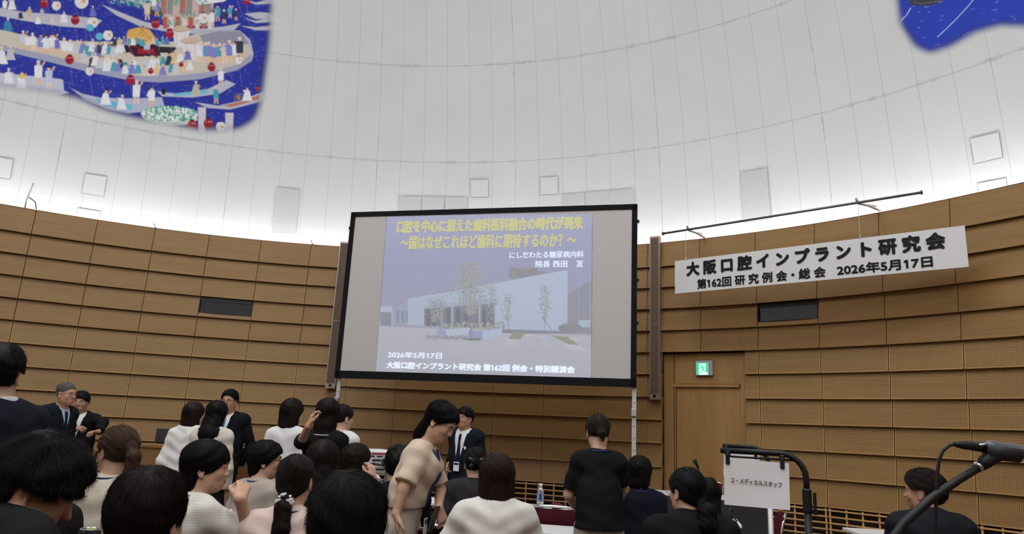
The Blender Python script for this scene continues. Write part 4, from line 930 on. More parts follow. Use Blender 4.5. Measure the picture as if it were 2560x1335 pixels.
# ------------------------------------------------------------------ paper signs on floor stands
def sign_stand(pl, pr, d, zfloor_h, paper, text, label, plabel, pole_mat, pole_px):
    "bent tube stand: bar from pl to pr, pole below pr; paper corners tl tr br bl"
    A = at(*pl, d); Bp = at(*pr, d - .12); b = Board(A[0], A[1], Bp[0], Bp[1]); zt = (A[2] + Bp[2]) / 2
    e = empty('sign_stand', (Bp[0], Bp[1], 0), b.rz, label, 'stand'); w = b.w
    pole_x = b.px(*pole_px)[0] - w
    m = MB(); r = .10; pts = [(-w, 0, zt)] + [(pole_x - r + r * math.sin(q), 0, zt - r + r * math.cos(q)) for q in np.linspace(0, PI / 2, 7)] + [(pole_x, 0, zt - r - .06)]
    m.tube(pts, .0125, 10); m.build('arm', M_black, e, True)
    m = MB(); m.rbox((pole_x, 0, zt - r - .09), (.036, .04, .10), .008); m.box((pole_x + .03, 0, zt - r - .10), (.012, .03, .09)); m.build('height_clamp', M_black, e)
    m = MB(); m.tube([(pole_x, 0, zt - r - .1), (pole_x, 0, .02)], .015, 10); m.build('pole', pole_mat, e, True)
    m = MB(); m.lathe([(.17, 0), (.17, .012), (.03, .025), (.02, .04)], (pole_x, 0, 0), 28); m.build('base', M_black, e, True)
    P = [b.px(*q) for q in paper]
    zr = max(P[0][1], P[1][1]) + .012; m = MB(); m.tube([(-w + .02, -.0, zt - .01), (-w + .025, 0, zr), (-w + .05, 0, zr - .004), (pole_x - .02, 0, zr - .006)], .0045, 6); m.build('wire_rail', M_black, e, True)
    pe = empty('paper_sign', (Bp[0], Bp[1], 0), b.rz, plabel, 'sign'); sh = []
    V = []; nx = 8
    for yy in (-.012, -.0105):
        for j in range(nx + 1):
            for i in range(nx + 1):
                s, t = i / nx, j / nx; q = (np.array(P[0]) * (1 - s) + np.array(P[1]) * s) * (1 - t) + (np.array(P[3]) * (1 - s) + np.array(P[2]) * s) * t
                V.append((q[0] - w, yy + .004 * math.sin(3 * s + 2 * t) * t, q[1]))
    nv = (nx + 1)**2; F = []
    for j in range(nx):
        for i in range(nx):
            q = (j * (nx + 1) + i, (j + 1) * (nx + 1) + i, (j + 1) * (nx + 1) + i + 1, j * (nx + 1) + i + 1); F.append(q); F.append(tuple(nv + k for k in reversed(q)))
    mesh_obj('sheet', V, F, M_paper, pe, True)
    for s in (.06, .9):
        x = P[0][0] * (1 - s) + P[1][0] * s - w; z = P[0][1] * (1 - s) + P[1][1] * s
        m = MB(); m.rbox((x, -.006, z - .002), (.018, .03, .045), .004); m.rbox((x, -.004, z + .022), (.024, .022, .02), .004); m.build('clip', M_black, e)
    if text:
        q = [b.px(*k) for k in text[1]]
        t = text_mesh('lettering', text[0], M_ink, pe, Matrix.Translation((q[0][0] - w, -.012, (q[0][1] + q[1][1]) / 2)) @ Matrix.Rotation(math.atan2(q[1][1] - q[0][1], q[1][0] - q[0][0]) * -1, 4, 'Y'), math.hypot(q[1][0] - q[0][0], q[1][1] - q[0][1]), q[2][1] - q[0][1] + (q[0][1] - q[0][1]), .0004, .006)
    return e
sign_stand((1801, 1117), (2018, 1146), 3.25, 0, [(1810, 1145), (1972, 1158), (1975, 1275), (1811, 1261)], ('コ・メディカルスタッフ', [(1827, 1204), (1954, 1217), (1827, 1190)]),
           'black bent tube sign stand in front, holding the paper lettered in katakana', 'white paper sign with black katakana lettering clipped to the black stand', M_black, (2018, 1250))
sign_stand((1807, 1110), (1926, 1124), 4.5, 0, [(1811, 1126), (1899, 1137), (1899, 1198), (1809, 1188)], None, 'second sign stand behind the lettered paper sign, on a pale pole', 'plain white paper mostly hidden behind the lettered paper sign', mat('white_alu', (.6, .6, .6), .4, .3), (1925, 1250))
sign_stand((-60, 1028), (42, 1032), 5.2, 0, [(-40, 1036), (33, 1040), (33, 1046), (-40, 1043)], None, 'black sign stand at the far left behind the man in navy', 'thin strip of white paper on the far left stand', M_black, (46, 1100))
# ------------------------------------------------------------------ microphone on a boom stand in the foreground
D = 1.62
def fp(u, v, d=D): return at(u, v, d)
root = fp(2185, 1640, 1.75); root[2] = 0
ms = empty('microphone_stand', root, 0, 'black gooseneck boom microphone stand in the right foreground', 'stand')
def rel(*P): return [p - root for p in P]
m = MB(); m.tube(rel(fp(2170, 1450), fp(2215, 1372), fp(2262, 1306), fp(2330, 1245), fp(2400, 1197), fp(2456, 1163)), [.0105, .0102, .0098, .0094, .0088, .0086], 14); m.build('boom', M_black, ms, True)
m = MB(); m.tube(rel(fp(2443, 1169), fp(2449, 1165)), .0122, 14); m.build('collar', M_chrome, ms, True)
m = MB(); m.tube(rel(fp(2449, 1168), fp(2462, 1155), fp(2490, 1136), fp(2508, 1128)), [.0105, .0150, .0155, .012], 14); m.build('swivel', M_black, ms, True)
base = fp(2170, 1450); m = MB(); m.tube([base - root, (base - root) * [1, 1, .3], np.array([base[0] - root[0], base[1] - root[1], .02])], .0125, 12); m.build('pole', M_black, ms, True)
m = MB(); m.lathe([(.15, 0), (.15, .012), (.04, .03), (.016, .06)], tuple(np.array([base[0] - root[0], base[1] - root[1], 0])), 28); m.build('base', M_black, ms, True)
clip_ = MB(); clip_.tube(rel(fp(2466, 1126), fp(2545, 1136)), [.0185, .0185], 14); clip_.tube(rel(fp(2500, 1150), fp(2490, 1130)), [.014, .017], 12); clip_.build('microphone_clip', mat('clip_rubber', (.015, .015, .016), .6), ms, True)
mc = empty('microphone', fp(2500, 1124), 0, 'dark microphone with a cable held in the clip of the boom stand', 'microphone'); mr = np.array(mc.location)
def relm(*P): return [p - mr for p in P]
m = MB(); m.tube(relm(fp(2462, 1117), fp(2480, 1119), fp(2560, 1130), fp(2640, 1140), fp(2700, 1148)), [.0135, .0150, .0158, .0175, .022], 16); m.build('handle', mat('mic_grey', (.10, .105, .115), .35, .3), mc, True)
m = MB(); m.tube(relm(fp(2450, 1108), fp(2452, 1115)), .0128, 14); m.build('ring', M_chrome, mc, True)
m = MB(); m.tube(relm(fp(2384, 1110), fp(2398, 1111.5), fp(2412, 1113), fp(2460, 1118)), [.0050, .0080, .0096, .0112], 14); m.build('plug', M_black, mc, True)
m = MB(); m.tube(relm(fp(2390, 1110.5), fp(2374, 1113), fp(2358, 1126), fp(2347, 1150), fp(2343, 1190), fp(2341, 1240), fp(2339, 1300), fp(2336, 1360), fp(2330, 1440)), .0036, 10); m.build('cable', M_black, mc, True)
m = MB(); m.sphere(fp(2740, 1153) - mr, .027, 10); m.build('grille', mat('mic_mesh', (.2, .2, .2), .4, .8), mc, True)
# ------------------------------------------------------------------ smooth solids: rounded limbs melted into one surface
V3 = lambda *a: np.array(a, np.float32)
class Sdf:
    def __init__(s): s.ops = []
    def cap(s, a, b, ra, rb=None, k=.02, S=None, sub=False):
        a, b = np.array(a, np.float32), np.array(b, np.float32); rb = ra if rb is None else rb; S = np.array(S if S is not None else (1, 1, 1), np.float32)
        m = max(ra, rb) * S.max(); s.ops.append(('cap', sub, k, (a, b, ra, rb, S), np.minimum(a, b) - m, np.maximum(a, b) + m)); return s
    def ell(s, c, r, R=None, k=.02, sub=False):
        c = np.array(c, np.float32); r = np.array(r if not np.isscalar(r) else (r, r, r), np.float32); m = r.max() if R is not None else r
        s.ops.append(('ell', sub, k, (c, r, None if R is None else np.array(R, np.float32)), c - m, c + m)); return s
    def fn(s, f): s.ops.append(('fn', False, 0, f, None, None)); return s
    def plane(s, p, n, k=.0): # cut away the side n points to
        p = np.array(p, float); n = np.array(n, float); n = n / np.linalg.norm(n)
        return s.fn(lambda F, X, Y, Z: np.maximum(F, (X - p[0]) * n[0] + (Y - p[1]) * n[1] + (Z - p[2]) * n[2]))
    def merge(s, o, k=.02):
        lo, hi = o.bounds(0); s.ops.append(('fn', False, 0, lambda F, X, Y, Z: s._mix(F, o.full(X, Y, Z), k, False), lo, hi)); return s
    def full(s, X, Y, Z):
        F = np.full(np.broadcast(X, Y, Z).shape, .3, np.float32)
        for kind, sub, k, D, lo, hi in s.ops: F = D(F, X, Y, Z) if kind == 'fn' else s._mix(F, s._d(kind, D, X, Y, Z), k, sub)
        return F
    @staticmethod
    def _d(kind, D, X, Y, Z):
        if kind == 'cap':
            a, b, ra, rb, S = D; A = a / S; B = b / S; ba = B - A; x, y, z = X / S[0] - A[0], Y / S[1] - A[1], Z / S[2] - A[2]
            t = np.clip((x * ba[0] + y * ba[1] + z * ba[2]) / (ba @ ba + 1e-9), 0, 1)
            return (np.sqrt((x - t * ba[0])**2 + (y - t * ba[1])**2 + (z - t * ba[2])**2) - (ra + (rb - ra) * t)) * S.min()
        c, r, R = D; x, y, z = X - c[0], Y - c[1], Z - c[2]
        if R is not None: x, y, z = x * R[0, 0] + y * R[1, 0] + z * R[2, 0], x * R[0, 1] + y * R[1, 1] + z * R[2, 1], x * R[0, 2] + y * R[1, 2] + z * R[2, 2]
        x, y, z = x / r[0], y / r[1], z / r[2]; k0 = np.sqrt(x * x + y * y + z * z) + 1e-6; k1 = np.sqrt((x / r[0])**2 + (y / r[1])**2 + (z / r[2])**2) + 1e-6
        return k0 * (k0 - 1) / k1
    @staticmethod
    def _mix(F, d, k, sub):
        if sub: h = np.clip(.5 - .5 * (F + d) / k, 0, 1); return F * (1 - h) - d * h + k * h * (1 - h)
        h = np.clip(.5 + .5 * (F - d) / k, 0, 1); return F * (1 - h) + d * h - k * h * (1 - h)
    def grid(s, xs, ys, zs):
        F = np.full((len(xs), len(ys), len(zs)), .3, np.float32); X, Y, Z = xs[:, None, None], ys[None, :, None], zs[None, None, :]
        h = xs[1] - xs[0]
        for kind, sub, k, D, lo, hi in s.ops:
            if kind == 'fn': F = D(F, X, Y, Z).astype(np.float32); continue
            m = k + 3 * h; sl = [slice(*np.searchsorted(q, (lo[i] - m, hi[i] + m))) for i, q in enumerate((xs, ys, zs))]
            if any(q.stop <= q.start for q in sl): continue
            d = s._d(kind, D, X[sl[0]], Y[:, sl[1]], Z[:, :, sl[2]]); blk = F[sl[0], sl[1], sl[2]]; F[sl[0], sl[1], sl[2]] = s._mix(blk, d, k, sub)
        return F
    def at(s, P):
        P = np.asarray(P, np.float32); F = np.full(len(P), .3, np.float32); X, Y, Z = P[:, 0], P[:, 1], P[:, 2]
        for kind, sub, k, D, lo, hi in s.ops: F = D(F, X, Y, Z) if kind == 'fn' else s._mix(F, s._d(kind, D, X, Y, Z), k, sub)
        return F
    def grad(s, P, e=.003):
        P = np.asarray(P, np.float32); g = np.stack([s.at(P + np.eye(3, dtype=np.float32)[i] * e) - s.at(P - np.eye(3, dtype=np.float32)[i] * e) for i in range(3)], 1)
        return g / (np.linalg.norm(g, axis=1, keepdims=True) + 1e-9)
    def snap(s, P, off=0, it=4):
        P = np.array(P, np.float32)
        for _ in range(it): P = P - s.grad(P) * (s.at(P) - off)[:, None] * .9
        return P
    def bounds(s, m=.02):
        lo = np.min([o[4] for o in s.ops if o[4] is not None and not o[1]], axis=0); hi = np.max([o[5] for o in s.ops if o[5] is not None and not o[1]], axis=0); return lo - m, hi + m
    def mesh(s, h, lo=None, hi=None):
        b0, b1 = s.bounds(.012 + 2 * h); lo = b0 if lo is None else np.maximum(lo, b0); hi = b1 if hi is None else np.minimum(hi, b1)
        xs, ys, zs = [np.arange(lo[i], hi[i] + h, h, dtype=np.float32) for i in range(3)]
        if min(len(xs), len(ys), len(zs)) < 3: return np.zeros((0, 3)), np.zeros((0, 4), int)
        return nets(s.grid(xs, ys, zs), xs, ys, zs)
def nets(F, xs, ys, zs):
    S = F < 0; nx, ny, nz = F.shape; c = np.zeros((nx - 1, ny - 1, nz - 1), np.int8)
    O = [(i, j, k) for i in (0, 1) for j in (0, 1) for k in (0, 1)]
    sh = lambda A, o: A[o[0]:nx - 1 + o[0], o[1]:ny - 1 + o[1], o[2]:nz - 1 + o[2]]
    for o in O: c += sh(S, o)
    act = (c > 0) & (c < 8); I, J, K = np.nonzero(act); n = len(I)
    if n == 0: return np.zeros((0, 3)), np.zeros((0, 4), int)
    idx = np.full(act.shape, -1, np.int64); idx[I, J, K] = np.arange(n); acc = np.zeros((n, 3)); cnt = np.zeros(n)
    val = {o: F[I + o[0], J + o[1], K + o[2]] for o in O}
    for a in O:
        for ax in range(3):
            if a[ax]: continue
            b = list(a); b[ax] = 1; b = tuple(b); fa, fb = val[a], val[b]; cr_ = (fa < 0) != (fb < 0); t = fa[cr_] / (fa[cr_] - fb[cr_])
            p = np.tile(np.array(a, float), (len(t), 1)); p[:, ax] += t; acc[cr_] += p; cnt[cr_] += 1
    acc /= cnt[:, None]; h = [xs[1] - xs[0], ys[1] - ys[0], zs[1] - zs[0]]
    V = np.stack([xs[I] + acc[:, 0] * h[0], ys[J] + acc[:, 1] * h[1], zs[K] + acc[:, 2] * h[2]], 1); Q = []
    for ax in range(3):
        a = [slice(1, -1)] * 3; b = [slice(1, -1)] * 3; a[ax] = slice(0, -1); b[ax] = slice(1, None); sa, sb = S[tuple(a)], S[tuple(b)]
        E_ = np.nonzero(sa != sb); e = [E_[i] + (0 if i == ax else 1) for i in range(3)]; u, v = [(1, 2), (2, 0), (0, 1)][ax]
        def cell(du, dv): q = list(e); q[u] = q[u] - du; q[v] = q[v] - dv; return idx[q[0], q[1], q[2]]
        q = np.stack([cell(1, 1), cell(0, 1), cell(0, 0), cell(1, 0)], 1); fl = ~sa[E_]; q[fl] = q[fl][:, ::-1]; Q.append(q)
    Q = np.concatenate(Q); return V, Q[(Q >= 0).all(1)]
def join(parts):
    V = []; Q = []; b = 0
    for v, q in parts: V.append(v); Q.append(q + b); b += len(v)
    return np.concatenate(V), np.concatenate(Q)

# ------------------------------------------------------------------ materials of people
def skin(name, c):
    if name in MATS: return MATS[name]
    m = mat(name, c, .55, spec=.35); b = m.node_tree.nodes['Principled BSDF']; tc = N(m, 'ShaderNodeTexCoord').outputs['Object']
    L(m, mix_node(m, noise(m, tc, 22, 3), tuple(x * .93 for x in c), (min(1, c[0] * 1.08), c[1] * .98, c[2] * .96)), b.inputs['Base Color'])
    b.inputs['Subsurface Weight'].default_value = .0; bumped(m, noise(m, tc, 400, 2), .08, .002); return m
SK1 = skin('skin_fair', (.56, .345, .24)); SK2 = skin('skin_tan', (.45, .255, .165))
def hair_mat(name, c, var=.5):
    if name in MATS: return MATS[name]
    m = mat(name, c, .52, spec=.14); b = m.node_tree.nodes['Principled BSDF']; hi = N(m, 'ShaderNodeHairInfo')
    L(m, mix_node(m, hi.outputs['Random'], tuple(x * (1 - var) for x in c), tuple(x * (1 + var) for x in c)), b.inputs['Base Color']); return m
HB = hair_mat('hair_black', (.0085, .0075, .0075)); HD = hair_mat('hair_dark_brown', (.020, .012, .009)); HBR = hair_mat('hair_brown', (.085, .045, .028)); HG = hair_mat('hair_grey', (.16, .15, .14))
M_eyew = mat('eye_white', (.50, .47, .44), .4); M_iris = mat('iris', (.01, .007, .005), .15); M_lip = mat('lips', (.42, .15, .12), .45); M_teeth = mat('teeth', (.8, .78, .72), .3)
M_glass_f = mat('spectacle_frame', (.02, .018, .02), .35); M_silver_f = mat('silver_frame', (.4, .38, .36), .3, .8)
M_lan = mat('lanyard_navy', (.025, .035, .15), .7); M_lanp = mat('lanyard_magenta', (.16, .04, .16), .7)

# ------------------------------------------------------------------ head, hands
def rotz(a): return np.array([[math.cos(a), -math.sin(a), 0], [math.sin(a), math.cos(a), 0], [0, 0, 1.]])
def rotx(a): return np.array([[1, 0, 0], [0, math.cos(a), -math.sin(a)], [0, math.sin(a), math.cos(a)]])
def roty(a): return np.array([[math.cos(a), 0, math.sin(a)], [0, 1, 0], [-math.sin(a), 0, math.cos(a)]])
def add_head(s, C, R, hs, fat=1.0, smile=0, face=True, fem=False):
    T = lambda *p: np.array(C) + R @ (np.array(p) * hs); E_ = lambda c, r, **k: s.ell(T(*c), np.array(r) * hs, R, **k)
    E_((0, -.012, .030), (.074, .094, .084), k=.01)
    E_((0, .026, -.030), (.060 * fat, .062, .078), k=.03); E_((0, .046, -.076), (.036 * fat, .038, .032), k=.03)
    for x in (-1, 1):
        E_((x * .047 * fat, .004, -.058), (.018, .036, .030), k=.03)
        E_((x * .036 * fat, .056, -.024), (.022, .024, .022), k=.022)
        if face:
            E_((x * .031, .0925, .004), (.0165, .011, .0095), k=.010, sub=True); s.cap(T(x * .014, .084, .023), T(x * .046, .074, .021), .008 * hs, .006 * hs, k=.012)
            s.cap(T(x * .018, .0835, .009), T(x * .044, .076, .008), .0042 * hs, .0036 * hs, k=.005); s.cap(T(x * .019, .083, -.005), T(x * .043, .076, -.005), .0036 * hs, .003 * hs, k=.006)
        E_((x * .0765, -.010, -.008), (.0075, .0185, .031), k=.008); E_((x * .0845, -.004, -.004), (.005, .010, .017), k=.004, sub=True); E_((x * .080, -.004, -.034), (.006, .009, .009), k=.006)
    s.cap(T(0, .084, .014), T(0, .0985 if fem else .103, -.023), .0070 * hs, (.0085 if fem else .0105) * hs, k=.014)
    if face:
        for x in (-1, 1): E_((x * .0125, .094, -.026), (.0085, .010, .0075), k=.008); E_((x * .007, .101, -.0335), (.0035, .005, .003), k=.003, sub=True)
        for (z, r) in ((-.0505, .0058), (-.0600, .0066)): s.cap(T(-.019, .0805 - .002 * smile, z + .005 * smile), T(0, .0895, z), r * .6 * hs, r * hs, k=.007); s.cap(T(.019, .0805 - .002 * smile, z + .005 * smile), T(0, .0895, z), r * .6 * hs, r * hs, k=.007)
        E_((0, .093, -.0555), (.024, .006, .0022 + .002 * smile), k=.004, sub=True)
def add_hand(s, W, f, n, right, curl=.5, sc_=1.0, spread=1.0):
    f = np.array(f, float); f /= np.linalg.norm(f); n = np.array(n, float); n = n - f * (n @ f); n /= np.linalg.norm(n); u = np.cross(f, n) if right else np.cross(n, f); W = np.array(W, float)
    q = sc_
    for o in (.026, .009, -.009, -.024): s.cap(W + u * o * .55 * q, W + (f * .084 + u * o) * q, .0155 * q, .0125 * q, k=.012)
    for o, l, r, c in ((.029, .070, .0085, .9), (.010, .079, .0088, 1.0), (-.010, .073, .0085, 1.08), (-.028, .058, .0075, 1.15)):
        p = W + (f * .084 + u * o) * q; a = curl * .55 * c; dr = u * (o * .9 * spread)
        for i, (L_, b) in enumerate(((.46, .9), (.30, 1.0), (.24, .8))):
            d = f * math.cos(a) + n * math.sin(a) + dr; e = p + d / np.linalg.norm(d) * l * L_ * q; s.cap(p, e, (r - .0006 * i) * q, (r - .0006 * (i + 1)) * q, k=.004); p = e; a += curl * b * c
    p0 = W + (f * .018 + u * .020 + n * .006) * q; p1 = p0 + (f * .035 + u * .026 + n * .012) * q; p2 = p1 + (f * .030 + u * .008 + n * (.006 + .012 * curl)) * q; p3 = p2 + (f * .022 - u * .004 * curl + n * .010 * curl) * q
    s.cap(p0, p1, .015 * q, .0115 * q, k=.010); s.cap(p1, p2, .0108 * q, .0095 * q, k=.004); s.cap(p2, p3, .0092 * q, .0075 * q, k=.004)

# ------------------------------------------------------------------ hair
def bez(P, n): return [np.array(P[0]) * (1 - t)**2 + 2 * np.array(P[1]) * t * (1 - t) + np.array(P[2]) * t * t for t in np.linspace(0, 1, n)]
def chain(s, P, R, k=.02, S=None):
    for i in range(len(P) - 1): s.cap(P[i], P[i + 1], R[i], R[i + 1], k=k, S=S)
def lumps(a, f, ph=0): return lambda F, X, Y, Z: F + a * (np.sin(f * (X * 1.0 + Y * .6 + Z * .3) + ph) * np.sin(f * (Y * 1.1 - Z * .5 + X * .3) + ph * 2) + .6 * np.sin(f * 1.9 * (Z + .7 * X - .4 * Y) + ph))
def hair_shape(st, p):
    "returns solid and a flow field, both in head coordinates (x right, y forward, z up)"
    s = Sdf(); t = p.get('t', .014); hl = p.get('line', .028); slope = p.get('slope', 1.0)
    s.ell((0, -.015, .036), (.074 + t, .095 + t, .083 + t), k=.01)
    if st in ('male', 'messy', 'slick'):
        s.ell((0, p.get('vy', .005), .078), (.070, .082, .040 + t), k=.03)
        if st == 'slick': s.ell((0, -.055, .02), (.076, .070, .085), k=.03)
    if p.get('side'): s.ell((0, -.022, .012), (.081 + (t - .014), .084, .078), k=.012)
    s.fn(lumps(p.get('lump', .0018), 70 if st != 'messy' else 46, p.get('ph', 0)))
    s.fn(lambda F, X, Y, Z: np.maximum(F, (Y - Z * slope - hl + .010 * np.sin(X * 60 + 1) * (st == 'messy')) / math.hypot(1, slope)))
    if p.get('earcut', st in ('male', 'messy', 'slick')):
        s.fn(lambda F, X, Y, Z: np.maximum(F, np.minimum(.022 - Z, Y + .040) * .8))
    if p.get('temple'): s.fn(lambda F, X, Y, Z: np.maximum(F, np.minimum((Y - p['temple']), (.05 - Z))))
    if p.get('ear') or st in ('pony', 'bun', 'short_pony'):
        for x in (-1, 1): s.ell((x * .088, -.008, -.012), (.021, .024, .034), k=.008, sub=True)
    if p.get('nape'): s.plane((0, 0, p['nape']), (0, .25, -1))
    if p.get('fringe'):
        fr = p['fringe']
        for x in np.linspace(-.052, .052, 7): s.cap((x * .75, .050, .112 - abs(x) * .5), (x * 1.12 + fr[0], .092 - abs(x) * .35, fr[1] + abs(x) * fr[2]), .017, .007, k=.014)
    down = np.array([0, 0, -1.]); wh = np.array(p.get('whorl', (.012, -.075, .095)))
    def radial(P): v = P - wh; v /= np.linalg.norm(v, axis=1, keepdims=True) + 1e-6; return v + down * p.get('g', .45) + np.array(p.get('sweep', (0, 0, 0)))
    flow = radial; Lg = p.get('L', .12)
    if st == 'bob':
        w = p.get('w', 1.0)
        s.cap((0, -.050, .02), (0, -.056, -Lg + .05), .076 * w, .072 * w, k=.02, S=(1, .72, 1))
        for x in (-1, 1):
            if p.get('noside') == x: continue
            s.cap((x * .064, -.012, .03), (x * .066 * w, p.get('sy', -.016), -Lg + .04), .024, .020, k=.02); s.cap((x * .045, -.055, .0), (x * .052 * w, -.05, -Lg + .03), .038, .030, k=.02)
        s.fn(lambda F, X, Y, Z: np.maximum(F, -(Z + Lg + .010 * np.sin(X * 90) + .006 * np.sin(X * 230 + Y * 150))))
        flow = lambda P: down * 1.6 + np.stack([P[:, 0] * 6, (P[:, 1] + .03) * 5, P[:, 0] * 0], 1) * (P[:, 2:3] > .02)
    if st == 'long':
        w = p.get('w', 1.0); by = p.get('by', -.105); bx = p.get('bx', 0)
        s.cap((0, -.045, .03), (bx * .4, -.066, -.08), .074 * w, .074 * w, k=.02, S=(1, .75, 1)); s.cap((bx * .4, -.068, -.08), (bx, by, -Lg + .03), .078 * w, .072 * w * p.get('flare', 1), k=.02, S=(1, .55, 1))
        for x in (-1, 1): s.cap((x * .062, -.010, .03), (x * .066 * w, -.03, -.12), .022, .022, k=.02)
        for (x, l) in p.get('locks', ((-.05, .03), (.03, .05), (.06, .0))): s.cap((bx + x * w, by + .02, -Lg + .06), (bx + x * 1.15 * w, by + .01, -Lg - l), .024, .004, k=.02)
        s.fn(lumps(p.get('wave', .0025), 55, p.get('ph', 0)))
        flow = lambda P: down * 1.6 + np.stack([P[:, 0] * 6 + .25 * np.sin(P[:, 2] * 50), (P[:, 1] + .03) * 5, P[:, 0] * 0], 1) * np.where(P[:, 2:3] > .02, 1, .25)
    if st in ('pony', 'bun', 'short_pony'):
        tie = np.array(p.get('tie', (0, -.125, -.02))); s.cap((tie[0] * .4, -.06, tie[2] * .5 + .01), tie, .060, .016, k=.03)
        s.ell(tie, .022, k=.01)
        if st != 'bun':
            tail = p['tail']; pts = [tie] + [np.array(q) for q in tail]; rr = p.get('tr', [.018, .027, .026, .005]); chain(s, pts, rr, .012); s.fn(lumps(.0016, 85, 1))
            if p.get('wisps'):
                for w_ in p['wisps']: chain(s, bez(w_, 5), [.006, .006, .005, .004, .002], .004)
        else: s.ell(tie + np.array([0, -.018, .01]), p.get('bun', (.04, .032, .035)), k=.01); s.fn(lumps(.003, 90, 2))
        last = np.array(p['tail'][-1]) - tie if st != 'bun' else down
        last = last / np.linalg.norm(last)
        def flow(P):
            v = tie - P; dist = np.linalg.norm(v, axis=1, keepdims=True); tail_ = ((P - tie) @ last)[:, None]
            return np.where((dist < .030) | ((tail_ > .0) & (P[:, 1:2] < tie[1] + .05)), last, v / (dist + 1e-6))
    if st == 'custom': p['build'](s); flow = p.get('flow', lambda P: down * 1.5 + np.stack([P[:, 0] * 4, (P[:, 1] + .03) * 4, P[:, 0] * 0], 1) * (P[:, 2:3] > .02))
    return s, flow
def strands(name, s, flow, V, n, length, steps, rad, lift, parent, M, mm, seed, wild=.0, stop=False):
    rg = np.random.default_rng(seed); P = V[rg.integers(0, len(V), n)] + rg.normal(0, .002, (n, 3)); P = s.snap(P, .0005, 2); out = np.zeros((steps, n, 3), np.float32)
    jit = rg.normal(0, 1, (n, 3)); off = np.abs(rg.normal(0, 1, n)) * lift; sl = length * rg.uniform(.5, 1.2, n) / steps
    for i in range(steps):
        g = s.grad(P); out[i] = P + g * (off * ((i / steps) ** 1.3))[:, None] + jit * (wild * (i / steps) ** 1.6)
        v = flow(P) + jit * .12; v = v - g * (v * g).sum(1, keepdims=True); v /= np.linalg.norm(v, axis=1, keepdims=True) + 1e-6
        P2 = P + v * sl[:, None]; q = s.at(P2); ok = q < .03; P3 = P2 - s.grad(P2) * (q - .001)[:, None] * .8; P = np.where((np.abs(q) < .02)[:, None], P3, P2) if not stop else np.where((q < .007)[:, None], P3, P)
    hc = bpy.data.hair_curves.new(name); hc.add_curves([steps] * n); hc.attributes['position'].data.foreach_set('vector', np.ascontiguousarray(out.transpose(1, 0, 2)).ravel())
    r = hc.attributes.get('radius') or hc.attributes.new('radius', 'FLOAT', 'POINT'); r.data.foreach_set('value', np.tile(np.linspace(rad, rad * .3, steps), n).astype(np.float32))
    hc.materials.append(mm); o = bpy.data.objects.new(name, hc); COL.objects.link(o); o.parent = parent; return o

